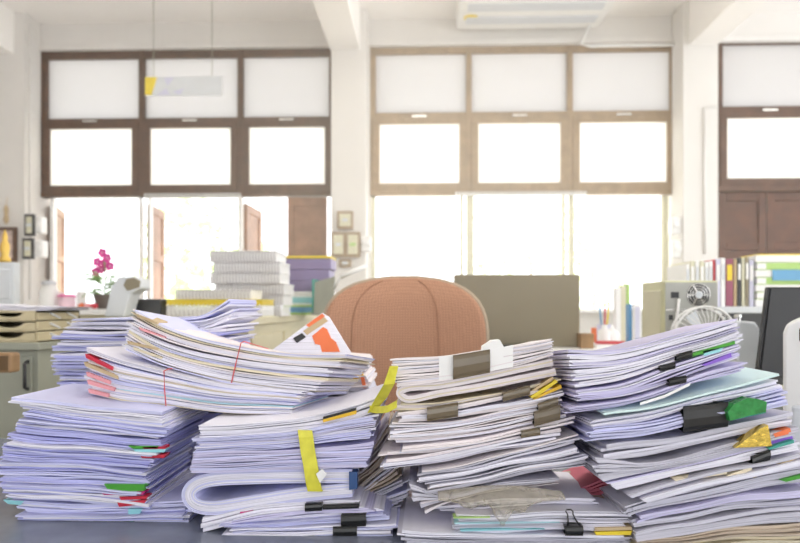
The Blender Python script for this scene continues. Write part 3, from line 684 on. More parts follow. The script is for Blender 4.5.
for pts, c, lb in (([(690, 354), (735, 341), (735, 344), (692, 357)], 'tab_g', 'green index tab'), ([(702, 365), (731, 353), (732, 357), (706, 366)], 'tab_p', 'purple index tab'), ([(703, 351), (724, 347), (720, 352), (704, 356)], 'tab_c', 'pale cyan index tab'),
                   ([(728, 408), (765, 400), (766, 405), (729, 413)], 'green_pl', 'crinkled green wrapper'), ([(728, 413), (767, 406), (766, 410), (730, 417)], 'lime', 'lime green edge'), ([(730, 417), (766, 410), (766, 413), (730, 421)], 'tab_t', None),
                   ([(774, 434), (790, 428), (792, 434), (776, 440)], 'tab_o', 'orange index tab'), ([(770, 442), (792, 434), (793, 439), (772, 446)], 'tab_p', 'purple index tab'), ([(768, 448), (794, 440), (794, 443), (770, 450)], 'tab_t', 'teal index tab'),
                   ([(727, 476), (752, 466), (752, 470), (729, 480)], 'crm', 'cream strip'), ([(752, 476), (798, 456), (798, 458), (754, 478)], 'tan', 'kraft edge'), ([(780, 480), (812, 472), (812, 476), (786, 482)], 'tab_g', 'green index tab'), ([(675, 480), (727, 472), (727, 474), (676, 482)], 'crm', None)):
    tab(D, pts, M.get(c) or P[c], label=lb)
tab(D, [(735, 448), (760, 429), (768, 425), (772, 446)], M['gold'], 'foil_flap', 'shiny gold foil flap', out=.012)
tab(D, [(728, 412), (734, 404), (748, 398), (758, 399), (767, 402), (766, 412), (748, 416), (730, 421)], M['green_pl'], 'wrapper', 'crinkled green wrapper', out=.024)
m = MB(); strip(m, [at(640, 404, YD - .006), at(665, 396, YD - .006), at(690, 384, YD - .005)], [(0, 0, .004)] * 3, .0006); tag(m.build('paper_strip', M['white']), 'narrow white paper strip lying across the mint cover', 'strip')

# foreground desk
dsk = thing('desk', 'slate grey desk top under the paper piles', 'desk', (0, 1.22, 0))
B(-1.35, 1.35, .70, 1.78, DZ - .03, DZ).build('desk_top', M['desk'], dsk, bevel=.004)
for x in (-1.28, 1.2): B(x, x + .08, .78, 1.7, 0, DZ - .03).build('side_panel', M['desk'], dsk)
B(-1.2, 1.2, 1.6, 1.62, .25, DZ - .03).build('modesty_panel', M['desk'], dsk)

# ------------------------------------------------------------------ CHAIR
YCh = 2.2
ch = thing('office_chair', 'office chair with rounded maroon net backrest behind the papers', 'chair', (X(405, YCh), YCh, 0))
cx = X(404, YCh); zt = Z(277, YCh); hw = .256; zb = .62
g1, g2 = [], []
NU, NV = 28, 22
def edge(v): # half width at height fraction v (0 bottom 1 top)
    return hw * (.86 + .14 * min(1, v / .35)) * (1 - max(0, (v - .62) / .38) ** 3.2) ** .42 if v < 1 else 0.0
ed = []
for j in range(NV + 1):
    v = 1 - (1 - j / NV) ** 1.35 if j < NV else 1; v = min(v, .9985)
    e = edge(v); r1, r2 = [], []
    for i in range(NU + 1):
        s = 2 * i / NU - 1; x = cx + e * s; y = YCh + .055 - .10 * (e * s / hw) ** 2 * .6 + .05 * (v - .5) ** 2
        z = zb + (zt - zb) * v
        puff = .018 * (1 - abs(s) ** 4) * min(1, (1 - v) * 8 + .1)
        r1.append(Vector((x, y - .012 - puff, z))); r2.append(Vector((x, y + .014, z)))
    g1.append(r1); g2.append(r2)
mb = MB(); mb.slab(g1, g2); mb.build('backrest', M['mesh_red'], ch, smooth=True)
for i in (5, NU - 8): mb = MB(); mb.tube([r[i] + Vector((0, -.001, 0)) for r in g1[4:-1]], .0022, 6); mb.build('seam', mat('maroon_seam', (.42, .225, .14), .8), ch, smooth=True)
rim = [r[-1] + Vector((.003, .012, 0)) for r in g1] + [r[0] + Vector((-.003, .012, 0)) for r in g1[::-1]]
mb = MB(); mb.tube(rim, .008, 8); mb.build('piping', mat('tan_piping', (.42, .33, .24), .6), ch, smooth=True)
sg = [[], []]
mb = MB(); mb.box(cx - .25, cx + .25, YCh - .47, YCh + .02, .43, .51); mb.build('seat', M['mesh_red'], ch, bevel=.03)
mb = MB(); mb.box(cx - .04, cx + .04, YCh + .06, YCh + .085, .40, .80); mb.box(cx - .04, cx + .04, YCh - .3, YCh + .085, .40, .425); mb.build('back_bracket', M['dark'], ch, bevel=.005)
mb = MB(); mb.lathe([(.03, .1), (.03, .28), (.018, .28), (.018, .41)], (cx, YCh - .2, 0)); mb.build('gas_column', M['dark'], ch)
for k in range(5):
    a = 2 * PI * k / 5 + .3; c = Vector((cx, YCh - .2, 0)); d = Vector((math.cos(a), math.sin(a), 0))
    mb = MB(); mb.tube([c + Vector((0, 0, .12)), c + d * .28 + Vector((0, 0, .075))], .022, 8, taper=.014); lg = mb.build('leg', M['dark'], ch)
    mb = MB(); mb.lathe([(.005, -.02), (.028, -.018), (.028, .018), (.005, .02)], tuple(c + d * .28 + Vector((0, 0, .029))), axis='y'); mb.build('caster', M['black'], ch)

# ------------------------------------------------------------------ BACKGROUND, middle and right
def pxbox(x0, x1, y0, y1, Y, dp): return (X(x0, Y), X(x1, Y), Y, Y + dp, Z(y1, Y, (x0 + x1) / 2), Z(y0, Y, (x0 + x1) / 2))
ZC2 = .93
cb = thing('low_cabinet', 'low cream cabinet under the grey monitor and desk clutter', 'cabinet', (X(560, 3.0), 3.1, 0))
cx0, cx1 = X(440, 2.75), X(668, 2.75)
B(cx0 + .01, cx1 - .01, 2.78, 3.6, 0, ZC2 - .03).build('body', M['cream'], cb)
B(cx0, cx1, 2.75, 3.62, ZC2 - .03, ZC2).build('worktop', M['white'], cb, bevel=.004)
for k in range(2):
    a = cx0 + .02 + k * (cx1 - cx0) / 2; b = a + (cx1 - cx0) / 2 - .04
    d = B(a, b, 2.765, 2.78, .08, ZC2 - .06).build('door', M['cream'], cb, bevel=.003); 
    h = B(b - .05, b - .035, 2.75, 2.765, .5, .62).build('handle', M['steel'], d); h.location -= Vector(cb.location)
# grey monitor
YM = 2.95
mo = thing('monitor', 'wide taupe monitor showing its plain dark face behind the maroon chair', 'monitor', (X(517, YM), YM, ZC2))
b = pxbox(454, 580, 274.5, 347, YM, .035)
B(*b).build('housing', M['monitor'], mo, bevel=.006)
scr = mat('dark_taupe_screen', (.24, .205, .14), .35, var=.03)  # veiling glare put into housing and screen as a lighter taupe
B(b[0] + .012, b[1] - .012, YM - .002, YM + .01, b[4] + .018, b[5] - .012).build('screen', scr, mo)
B(X(517, YM) - .04, X(517, YM) + .04, YM + .03, YM + .07, ZC2 + .01, 1.1).build('stand', M['dark'], mo)
B(X(517, YM) - .13, X(517, YM) + .13, YM - .06, YM + .14, ZC2, ZC2 + .012).build('base', M['dark'], mo, bevel=.004)
b = pxbox(581, 594, 333.5, 346, 2.88, .08); b = b[:4] + (ZC2, b[5])
bx = B(*b).build('desk_box', M['brown'], bevel=.004); tag(bx, 'small brown box beside the lower right corner of the grey monitor', 'box')
# clutter on the low cabinet
def paperslab(x0, x1, y0, Y, dp, h, name, label, m, cat='papers', z=ZC2, rot=0):
    o = B(X(x0, Y), X(x1, Y), Y, Y + dp, z, z + h).build(name, m); o.rotation_euler.z = rot; return tag(o, label, cat)
paperslab(592, 640, 0, 2.95, .22, .012, 'paper_sheets', 'white papers spread beside the brown desk box', M['white'], rot=.15)
paperslab(600, 628, 0, 2.98, .12, .010, 'red_folder', 'red folder lying on the spread white papers', M['redcov'], 'folder', ZC2 + .0125, -.3)
c = at(604, 330, 3.25); mb = MB(); mb.lathe([(.03, ZC2), (.034, ZC2 + .09), (.031, ZC2 + .09), (.028, ZC2 + .01)], (c.x, 3.25, 0))
cup = mb.build('pen_cup', M['lav'], smooth=True); tag(cup, 'lavender pen cup left of the upright pale books', 'cup')
for k, (dx, mm) in enumerate(((-.012, 'blue'), (.004, 'redcov'), (.016, 'yelcov'))):
    mb = MB(); mb.tube([(c.x + dx * .4, 3.25, ZC2 + .02), (c.x + dx * 1.6, 3.255, ZC2 + .175 + .01 * k)], .004, 6)
    tag(mb.build('pen', M[mm]), '%s pen standing in the lavender cup' % ('blue', 'red', 'yellow')[k], 'pen', 'pens in the lavender cup')
for k, (x0, x1, y0, mm, lb) in enumerate(((616, 621, 288, 'white', 'upright white book nearest the pen cup'), (621, 626, 286, 'beige', 'upright beige book between the white and the green book'), (626.5, 630, 284, 'lime', 'upright green book edge beside the beige book'))):
    o = pxbox(x0, x1, y0, 330, 3.3, .05); o = o[:4] + (ZC2, o[5]); tag(B(*o).build('book', M[mm], bevel=.002), lb, 'book', 'upright books on the low cabinet')
o = pxbox(629, 632, 304, 336, 2.98, .05); tag(B(*(o[:4] + (ZC2, o[5]))).build('folder', M['blue'], bevel=.002), 'blue folder standing beside the small picture card', 'folder')
o = pxbox(633, 641, 304, 334, 2.97, .012); fr = thing('picture_card', 'small framed picture card between blue folder and beige computer', 'picture', (o[0], 2.97, ZC2))
B(*(o[:4] + (ZC2, o[5]))).build('frame', M['white'], fr); B(o[0] + .008, o[1] - .006, 2.966, 2.972, ZC2 + .03, o[5] - .012).build('picture', M['lav'], fr)
c = at(600, 322, 2.9); mb = MB(); mb.lathe([(.02, ZC2 + .012), (.028, ZC2 + .03), (.028, ZC2 + .075), (.012, ZC2 + .085), (.012, ZC2 + .1)], (X(608, 3.12), 3.18, -.0115)); tag(mb.build('bottle', M['white'], smooth=True), 'small white bottle among the clutter beside the grey monitor', 'bottle')
mb = MB(); vs_ = [(.001, 0), (.03, .004), (.04, .03), (.03, .055), (.01, .075), (.004, .09)]; mb.lathe([(r, h + ZC2) for r, h in vs_], (X(621, 3.06), 3.2, 0), 12)
tag(mb.build('tissue_bag', M['white'], smooth=True), 'white knotted bag in front of the pale upright books', 'bag')
mb = MB(); mb.lathe([(.026, ZC2), (.028, ZC2 + .06), (.028, ZC2 + .07)], (X(597, 3.4), 3.4, 0)); tag(mb.build('orange_cup', M['tab_o'], smooth=True), 'orange cup on the low cabinet behind the white bottle', 'cup')
mb = MB(); a = Vector((X(637, 2.9), 2.9, ZC2)); mb.tube([a + Vector((.012 * math.cos(t * .5) , 0, .018 + .018 * math.sin(t * .5))) for t in range(13)], .004, 6, closed=False); tag(mb.build('tape_roll', M['blue']), 'blue tape roll on the cabinet before the picture card', 'tape')
# side desk carrying computer, fan, shelf, right monitor
sd = thing('side_desk', 'side desk carrying the beige computer and white fan', 'desk', (1.6, 2.6, 0))
sx0 = X(641, 2.3) - .02; SDZ = .80
B(sx0, 3.2, 1.85, 2.74, SDZ - .03, SDZ).build('desk_top', M['beige'], sd, bevel=.004)
for x in (sx0 + .02, 3.1): B(x, x + .05, 1.95, 2.7, 0, SDZ - .03).build('side_panel', M['beige'], sd)
YT = 2.3
zt_ = Z(281, YT)
tw = thing('desktop_computer', 'beige desktop computer turned to show its steel back panel', 'computer', (X(680, YT), YT, SDZ))
xa, xb_ = X(664, YT), X(718, YT)
mb = MB(); mb.prism([(xa, YT, SDZ), (xb_, YT, SDZ), (xb_, YT + .23, SDZ), (xa, YT + .23, SDZ)], (0, 0, zt_ - SDZ)); mb.build('case', mat('yellowed_plastic', (.66, .66, .44), .5, var=.03), tw, bevel=.004)
B(xa - .004, xa + .002, YT + .03, YT + .2, zt_ - .30, zt_ - .03).build('side_panel', M['beige'], tw, bevel=.002)
pt = .004; steelp = mat('galvanised_steel', (.40, .40, .37), .45, metal=.3, var=.1)
B(xa + .004, xb_ - .004, YT - pt, YT, SDZ + .01, zt_ - .006).build('back_panel', steelp, tw)
mb = MB(); fc = Vector((X(698, YT), YT - .006, Z(295, YT)))
for r in (.012, .02, .028, .036): mb.tube([fc + Vector((r * math.cos(a * PI / 12), 0, r * math.sin(a * PI / 12))) for a in range(24)], .0016, 5, closed=True)
for a in range(6): mb.tube([fc + Vector((.01 * math.cos(a * PI / 3), 0, .01 * math.sin(a * PI / 3))), fc + Vector((.037 * math.cos(a * PI / 3), 0, .037 * math.sin(a * PI / 3)))], .0016, 5)
mb.build('fan_grille', M['steel'], tw); mb = MB(); mb.lathe([(.038, -.001), (.038, .003)], tuple(fc + Vector((0, .002, 0))), 20, axis='y'); mb.build('fan_opening', M['dark'], tw)
mb = MB(); mb.lathe([(.011, -.001), (.011, .003)], tuple(fc + Vector((0, -.004, 0))), 20, axis='y'); mb.build('fan_hub', M['grey_pl'], tw)
B(*pxbox(671, 679, 292, 298, YT - .006, .006)).build('power_socket', M['dark'], tw)
B(*pxbox(666, 717, 309, 310.5, YT - .006, .004)).build('seam', M['steel'], tw)
B(*pxbox(669, 673, 315, 320, YT - .006, .004)).build('port', M['dark'], tw)
mb = MB(); mb.tube([at(679, 299, YT - .015), at(678, 309, YT - .02), at(676, 322, YT - .02), at(673, 340, YT - .02), at(674, 360, YT - .01)], .005, 6); mb.build('power_cable', M['alu'], tw, smooth=True)
# fan
YFn = 2.12; fc = Vector((X(706, YFn), YFn, Z(337, YFn)))
fn = thing('desk_fan', 'small white desk fan with round wire cage beside the computer', 'fan', (fc.x, YFn + .03, SDZ))
mb = MB(); R = .092
for r in (R, R * .97): mb.tube([fc + Vector((r * math.cos(a * PI / 20), 0 if r == R else .045, r * math.sin(a * PI / 20))) for a in range(40)], .0035, 6, closed=True)
for a in range(36):
    c_, s_ = math.cos(a * PI / 18), math.sin(a * PI / 18)
    mb.tube([fc + Vector((.022 * c_, -.02, .022 * s_)), fc + Vector((.06 * c_, -.018, .06 * s_)), fc + Vector((R * c_, 0, R * s_)), fc + Vector((R * .97 * c_, .045, R * .97 * s_))], .0012, 5)
mb.build('cage', M['alu'], fn)
mb = MB(); mb.lathe([(.001, -.024), (.024, -.022), (.024, -.016)], tuple(fc), 20, axis='y'); mb.build('badge', M['grey_pl'], fn)
for k in range(4):
    a = k * PI / 2 + .4; e = Vector((math.cos(a), 0, math.sin(a))); g = Vector((-math.sin(a), 0, math.cos(a)))
    mb = MB(); mb.prism([fc + e * .015 + g * .006 + Vector((0, .012, 0)), fc + e * .078 + g * .03 + Vector((0, .006, 0)), fc + e * .082 - g * .012 + Vector((0, .024, 0)), fc + e * .015 - g * .01 + Vector((0, .02, 0))], (0, .002, 0)); mb.build('blade', M['grey_pl'], fn)
mb = MB(); mb.lathe([(.012, SDZ + .02), (.012, fc.z - R)], (fc.x, YFn + .03, 0)); mb.lathe([(.07, SDZ), (.06, SDZ + .02), (.02, SDZ + .025)], (fc.x, YFn + .03, 0)); mb.tube([(fc.x, YFn + .03, fc.z - R), (fc.x, YFn + .05, fc.z)], .012, 8); mb.build('stand', M['alu'], fn, smooth=False)
b = pxbox(737, 760, 322, 352, YFn, .09); cy_ = thing('white_box_device', 'white plastic device with top knob right of the desk fan', 'device', (b[0], YFn, SDZ))
mb = MB(); z0, z1 = SDZ, b[5]; mb.prism([(b[0], YFn, z0), (b[1], YFn, z0), (b[1], YFn, z1 - .02), (b[1] - .012, YFn, z1), (b[0] + .01, YFn, z1 + .004), (b[0], YFn, z1 - .012)], (0, .12, 0)); mb.build('housing', M['grey_pl'], cy_, bevel=.006)
mb = MB(); mb.lathe([(.008, z1), (.008, z1 + .012), (.012, z1 + .014), (.010, z1 + .022)], ((b[0] + b[1]) / 2 - .01, YFn + .05, 0)); mb.build('knob', M['steel'], cy_)
# shelf with binders
YS = 3.25
zs = Z(306.5, YS)
sh = thing('low_shelf', 'dark low bookcase carrying the row of binders and paper packs', 'bookcase', (X(740, YS), YS, 0))
B(X(684, YS), X(850, YS), YS - .02, YS + .32, zs - .03, zs).build('top_board', M['grey_pl'], sh, bevel=.003)
B(X(686, YS), X(848, YS), YS, YS + .3, 0, zs - .03).build('body', M['dark'], sh)
spines = [(686, 690, 264, 'white', 'white'), (690.5, 695, 261, 'beige', 'cream'), (695.5, 699.5, 261, 'white', 'white'), (700, 704.5, 261, 'beige', 'cream'), (705, 708.5, 262, 'white', 'white'), (709, 713, 261, 'white', 'white'), (713.5, 715.5, 259.5, 'redcov', 'thin red'),
          (716, 720.5, 259, 'lav', 'pale grey'), (721, 725.5, 258, 'white', 'wide white'), (726, 733.5, 259, 'maroon', 'maroon'), (734, 737, 259, 'tan', 'tan'), (737.5, 741.5, 258, 'dark', 'charcoal'), (742, 745, 257.5, 'beige', 'cream'), (745.5, 749, 257, 'monitor', 'dark grey'), (749.5, 754, 260, 'lav', 'lavender')]
plc = ['at the window end of the shelf', 'second from the window end of the shelf', 'third from the window end of the shelf', 'fourth from the window end of the shelf', 'fifth from the window end of the shelf', 'left of the thin red binder', 'among white binders on the shelf',
       'right of the thin red binder', 'left of the maroon binder', 'with yellow upper label on the shelf', 'right of the maroon binder', 'right of the tan binder', 'between charcoal and dark grey binders', 'left of the lavender binder', 'against the green paper packs']
for (x0, x1, y0, mm, nm), pc in zip(spines, plc):
    o = pxbox(x0, x1 - .2, y0, 306, YS + .01, .25); o = o[:4] + (zs, o[5])
    r = B(*o).build('binder', M[mm], bevel=.002); tag(r, '%s upright binder %s' % (nm, pc), 'binder', 'binders on the low shelf')
    if x1 - x0 > 3.2:
        w_ = o[1] - o[0]; lab = B(o[0] + w_ * .15, o[1] - w_ * .15, YS + .0085, YS + .011, zs + (o[5] - zs) * .55, zs + (o[5] - zs) * .88)
        on(r, lab, 'spine_label', M['yelcov'] if mm == 'maroon' else M['white'] if mm != 'white' else M['grey_pl'])
# green and white paper packs
z = zs; x0, x1 = X(756, YS), X(842, YS)
cols = [('white', 'white'), ('lime', 'lime green'), ('white', 'white'), ('lime', 'lime green'), ('white', 'white'), ('lime', 'lime green'), ('white', 'white')]
hs = (Z(256, YS) - zs) / 7
for k, (mm, nm) in enumerate(cols):
    o = B(x0 + .006 * (k % 2), x1, YS - .0, YS + .28, z, z + hs - .0008).build('paper_pack', M[mm], bevel=.003); z += hs
    tag(o, '%s paper pack, %s the stack beside the lavender binder' % (nm, ['lowest in', 'second from the bottom of', 'third from the bottom of', 'fourth from the bottom of', 'fifth from the bottom of', 'sixth from the bottom of', 'topmost of'][k]), 'paper pack', 'stacked green and white paper packs')
    on(o, B(x0 + .006 * (k % 2) - .001, x0 + .045, YS - .002, YS + .03, z - hs + .003, z - .004), 'pack_end', M['white'])
tag(B(x0 + .02, x1 - .1, YS + .02, YS + .2, z, z + .006).build('yellow_folder', M['yelcov']), 'yellow folder lying on top of the green paper packs', 'folder')
tag(B(X(772, YS), X(842, YS), YS - .009, YS - .0025, Z(281, YS), Z(270.5, YS)).build('blue_label', M['sky']), 'blue label card on the front of the green paper packs', 'card')
# black monitor at the right edge
YR_ = 1.95
mr = thing('monitor', 'black monitor cut off by the right edge of the picture', 'monitor', (X(790, YR_), YR_ + .03, SDZ))
p0, p1, p2, p3 = at(768, 287, YR_), at(757, 378, YR_), at(905, 378, YR_), at(905, 287, YR_)
mb = MB(); mb.prism([p1, p2, p3, p0], (0, .02, 0)); mb.build('housing', M['dark'], mr, bevel=.003)
mb = MB(); i_ = .004; mb.prism([p1 + Vector((i_ + .004, -.003, i_)), p2 + Vector((-i_, -.003, i_)), p3 + Vector((-i_, -.003, -.005)), p0 + Vector((i_ + .003, -.003, -.005))], (0, .01, 0)); mb.build('screen', M['dark'], mr)
mb = MB(); xm = X(830, YR_); mb.box(xm - .04, xm + .04, YR_ + .028, YR_ + .06, SDZ, p0.z - .1); mb.box(xm - .12, xm + .12, YR_ - .05, YR_ + .12, SDZ, SDZ + .012); mb.build('stand', M['dark'], mr)
# white tower at right edge
YV = 1.42; zb_ = DZ
o = pxbox(783, 860, 318, 420, YV, .22)
wt = thing('white_computer', 'white computer tower with black slot behind the far right pile', 'computer', (o[0], YV, DZ))
mb = MB(); x0, x1, z1 = o[0], o[1], o[5]; mb.prism([(x0, YV, DZ), (x1, YV, DZ), (x1, YV, z1), (x0 + .03, YV, z1), (x0 + .006, YV, z1 - .012), (x0, YV, z1 - .03)], (0, .26, 0)); mb.build('case', M['alu'], wt, bevel=.006)
B(x0 + .028, x1 - .02, YV - .004, YV + .01, Z(341, YV), Z(327, YV)).build('drive_slot', M['black'], wt, bevel=.004)
B(x0 + .014, x1 - .02, YV - .003, YV + .01, DZ + .04, Z(402, YV)).build('front_panel', M['grey_pl'], wt, bevel=.006)
wt.rotation_euler.z = -math.atan2(x0, YV) - .03
# ------------------------------------------------------------------ BACKGROUND, left
YK = 2.55; ZK = 1.06
kc = thing('storage_cabinet', 'long cream storage cabinet carrying the ring-bound reports', 'cabinet', (X(180, YK), YK + .9, 0))
kx0, kx1 = X(104, YK), X(251, YK)
B(kx0 + .01, kx1 - .012, YK + .01, 4.36, 0, ZK - .03).build('body', M['cream'], kc)
B(kx0, kx1, YK, 4.38, ZK - .03, ZK).build('worktop', M['cream'], kc, bevel=.004)
for k in range(3):
    y0 = YK + .04 + k * .6; d = B(kx1 - .012, kx1 - .002, y0, y0 + .56, .1, ZK - .07).build('door', M['cream'], kc, bevel=.003)
    h = B(kx1 - .002, kx1 + .012, y0 + .48, y0 + .495, .7, .85).build('handle', M['steel'], d); h.location -= Vector(kc.location)
ringm = mat('grey_ring_plastic', (.58, .56, .58), .4)
def ringbook(x0, x1, Y, dp, z, h, mcover, label, group, coil=True, n=22):
    r = thing('ring_bound_report', label, 'report', ((x0 + x1) / 2, Y, z), group)
    mb = MB(); k = 4
    for i in range(k): mb.box(x0 + .001 * (i % 2), x1 - .0015 * ((i + 1) % 2), Y + .004, Y + dp, z + h * (.1 + .8 * i / k), z + h * (.1 + .8 * (i + .85) / k))
    mb.build('pages', mcover if not coil else M['white'], r)
    mb = MB(); mb.box(x0 - .002, x1 + .002, Y + .003, Y + dp + .002, z, z + h * .08); mb.box(x0 - .002, x1 + .002, Y + .003, Y + dp + .002, z + h * .92, z + h); mb.build('cover', mcover, r)
    if coil:
        mb = MB()
        for i in range(n):
            xx = x0 + (x1 - x0) * (i + .5) / n; mb.tube([(xx, Y + .004 + h * .5 * math.sin(a * PI / 4) * .8 - .002, z + h * .5 + h * .56 * math.cos(a * PI / 4)) for a in range(8)], .0022, 5, closed=True)
        mb.build('ring_binding', ringm, r)
    return r
YN = 2.78
z = ZK; gname = 'ring-bound reports on the storage cabinet'
hh = (Z(286, YN) - ZK) / 2.6
ringbook(X(166, YN), X(262, YN), YN, .22, z, hh * 1.0, M['beige'], 'thick ring-bound report at the base of the wide notebook stack', gname); z += hh
ringbook(X(166, YN), X(262, YN), YN, .22, z, hh * .5, M['yelcov'], 'yellow covered notebook on the wide stack', gname, False); z += hh * .5
ringbook(X(174, YN), X(250, YN), YN + .01, .2, z, hh * .8, M['white'], 'ring-bound notebook on top of the yellow one', gname); 
YN2 = 3.05; z = ZK; hh = (Z(250, YN2) - ZK) / 6
nmz = ['lowest', 'second from the bottom', 'third from the bottom', 'fourth from the bottom', 'fifth from the bottom', 'topmost']
for k in range(6):
    dx = (0, 2, 3, -1, 2, -2)[k]
    ringbook(X(211 + dx, YN2), X(281 + dx - (3 if k > 3 else 0), YN2), YN2 + .005 * (k % 3), .22, z, hh * .97, M['white'], 'white ring-bound report, %s of the tall stack' % nmz[k], 'tall stack of white ring-bound reports'); z += hh
# purple books and files
YQ = 3.6
z = ZK; x0, x1 = X(283, YQ), X(331, YQ)
kx = MB()
o = tag(B(x0, x1 - .02, YQ, YQ + .2, z, z + .05).build('file_box', M['lime'], bevel=.002), 'green file box with white papers under the purple books', 'file box'); on(o, B(x0 + .03, x1 - .1, YQ - .002, YQ + .01, z + .012, z + .04), 'label', M['sky'])
o = tag(B(x0, x1, YQ, YQ + .2, z + .05, z + .12).build('file_box', M['white'], bevel=.002), 'white file box directly under the purple books', 'file box'); on(o, B(x0 + .05, x1 - .04, YQ - .002, YQ + .01, z + .06, z + .09), 'label', M['tab_c'])
z += .12; hp = (Z(258, YQ) - z) / 3
for k in range(3):
    o = B(x0 - .01 * k, x1 - .01 * (2 - k), YQ, YQ + .22, z, z + hp - .001).build('book', M['purple'], bevel=.003); z += hp
    tag(o, 'purple book, %s of three beside the ring-bound reports' % ('lowest', 'middle', 'topmost')[k], 'book', 'purple books beside the ring-bound reports')
    on(o, B(x0 + .02, x1 - .02, YQ + .004, YQ + .224, z - hp + .003, z - .004), 'pages', M['white'])
tag(B(x0 - .03, x1 - .0, YQ - .005, YQ + .2, z, z + .012).build('yellow_folder', M['yelcov']), 'yellow folder on top of the purple books', 'folder')
tr = thing('document_tray', 'grey-green document tray standing right of the purple books', 'tray', (X(322, 3.5), 3.5, ZK))
B(X(311, 3.45), X(330, 3.45), 3.45, 3.75, ZK, ZK + .01).build('base', M['cab'], tr); mb = MB(); a, b_ = X(313, 3.45), X(333, 3.45); mb.prism([(a, 3.45, ZK + .01), (b_, 3.45, ZK + .01), (b_ + .01, 3.45, Z(276, 3.45)), (a + .01, 3.45, Z(282, 3.45))], (0, .012, 0)); mb.build('front_panel', M['cab'], tr)
mb = MB(); mb.prism([(a - .005, 3.45, ZK + .01), (a + .005, 3.45, ZK + .01), (a + .005, 3.45, Z(279, 3.45)), (a - .005, 3.45, Z(279, 3.45))], (0, .3, 0)); mb.build('side_panel', M['tab_t'], tr)
mb = MB(); mb.tube([at(340, 277, 3.4), at(352, 272, 3.4), at(366, 266, 3.42)], .012, 8); mb.tube([at(333, 290, 3.46), at(340, 277, 3.4)], .008, 6); tag(mb.build('desk_lamp', M['alu'], None, smooth=True), 'white angled desk lamp arm below the double switch', 'lamp')
# white slanted device, dark box, loose cloth
YJ = 2.68
dv = thing('tape_dispenser', 'white slanted desk device with dark round opening beside the orchid', 'device', (X(122, YJ), YJ, ZK))
mb = MB(); mb.prism([at(104, 317, YJ), at(124, 317, YJ), at(130, 294, YJ), at(141, 288, YJ), at(140, 279, YJ), at(132, 276, YJ), at(118, 277, YJ), at(111, 287, YJ)], (0, .1, 0)); mb.build('housing', M['grey_pl'], dv, bevel=.006)
mb = MB(); mb.prism([at(123, 285, YJ - .004), at(127, 291, YJ - .004), at(139, 287, YJ - .004), at(140, 281, YJ - .004), at(134, 277.5, YJ - .004), at(126, 279, YJ - .004)], (0, .02, 0)); mb.build('opening', M['monitor'], dv, bevel=.003)
o = pxbox(125, 161, 299, 317, YJ + .12, .15); tag(B(*(o[:4] + (ZK, o[5]))).build('equipment_box', M['dark'], bevel=.005), 'dark flat box on the cabinet left of the yellow notebook', 'box')
# drawer organiser and steel cabinet at left edge
YO = 2.2; xr = X(38, YO); xl = X(-60, YO); zc = Z(343, YO)
fc_ = thing('steel_cabinet', 'grey-green steel cabinet with pull handle at the left edge', 'cabinet', ((xl + xr) / 2, YO + .2, 0))
B(xl - .03, xr + .015, YO - .02, YO + .42, zc - .025, zc).build('top_panel', M['cab'], fc_, bevel=.004)
B(xl - .02, xr, YO, YO + .4, 0, zc - .025).build('body', M['cab'], fc_)
d = B(xl, xr - .015, YO - .012, YO, .06, zc - .045).build('door', M['cab'], fc_, bevel=.004)
mb = MB(); hx = X(30, YO); mb.tube([(hx, YO - .012, Z(362, YO)), (hx, YO - .03, Z(364, YO)), (hx, YO - .03, Z(388, YO)), (hx, YO - .012, Z(390, YO))], .006, 8); h = mb.build('handle', M['dark'], d, smooth=True); h.location -= Vector(fc_.location)
orr = thing('drawer_organizer', 'cream desktop organizer with three shallow scooped drawers', 'organizer', ((xl + xr) / 2, YO + .15, zc))
zt2 = Z(311, YO); hgt = (zt2 - zc) / 3
mb = MB(); mb.box(xl, xl + .006, YO, YO + .27, zc, zt2); mb.box(xr - .006, xr, YO, YO + .27, zc, zt2); mb.box(xl, xr, YO + .264, YO + .27, zc, zt2); mb.box(xl, xr, YO, YO + .27, zt2 - .006, zt2)
for k in range(3): mb.box(xl, xr, YO, YO + .27, zc + hgt * k, zc + hgt * k + .004)
mb.build('shell', M['organ'], orr)
for k in range(3):
    z0 = zc + hgt * k + .005; z1 = zc + hgt * (k + 1) - .004; xm = X(10, YO); mb = MB()
    pts = [(xl + .008, YO - .003, z0), (xr - .008, YO - .003, z0), (xr - .008, YO - .003, z1)]
    pts += [(xm + .045 * math.cos(a * PI / 8), YO - .003, z1 - .016 * math.sin(a * PI / 8)) for a in range(9)] + [(xl + .008, YO - .003, z1)]
    mb.prism(pts, (0, .006, 0)); dr = mb.build('drawer', M['organ'], orr)
    for yy in (.07, .18): mb = MB(); mb.tube([(xr + .003, YO + yy, z1 - .004), (xr + .003, YO + yy + .06, z0 + .004)], .004, 6); mb.build('side_slot', M['alu'], orr)
ps = MB(); sheets(ps, [(-20, 304), (20, 306), (60, 307)], [(-20, 310.5), (20, 310.5), (50, 310.5)], YO + .01, YO + .01, .24, 4, random.Random(8), jr=.03, jx=.004); tag(ps.build('paper_sheets', P['wht']), 'white papers on top of the cream drawer organizer', 'papers')
b = pxbox(-20, 11, 353, 373, 1.95, .05); wbx = thing('wooden_stool', 'brown wooden stool corner in front of the steel cabinet', 'stool', (b[0], 1.95, 0))
B(*b).build('seat', M['brown'], wbx, bevel=.008); B(b[0], b[0] + .018, 1.96, 1.99, 0, b[4]).build('leg', M['brown'], wbx)
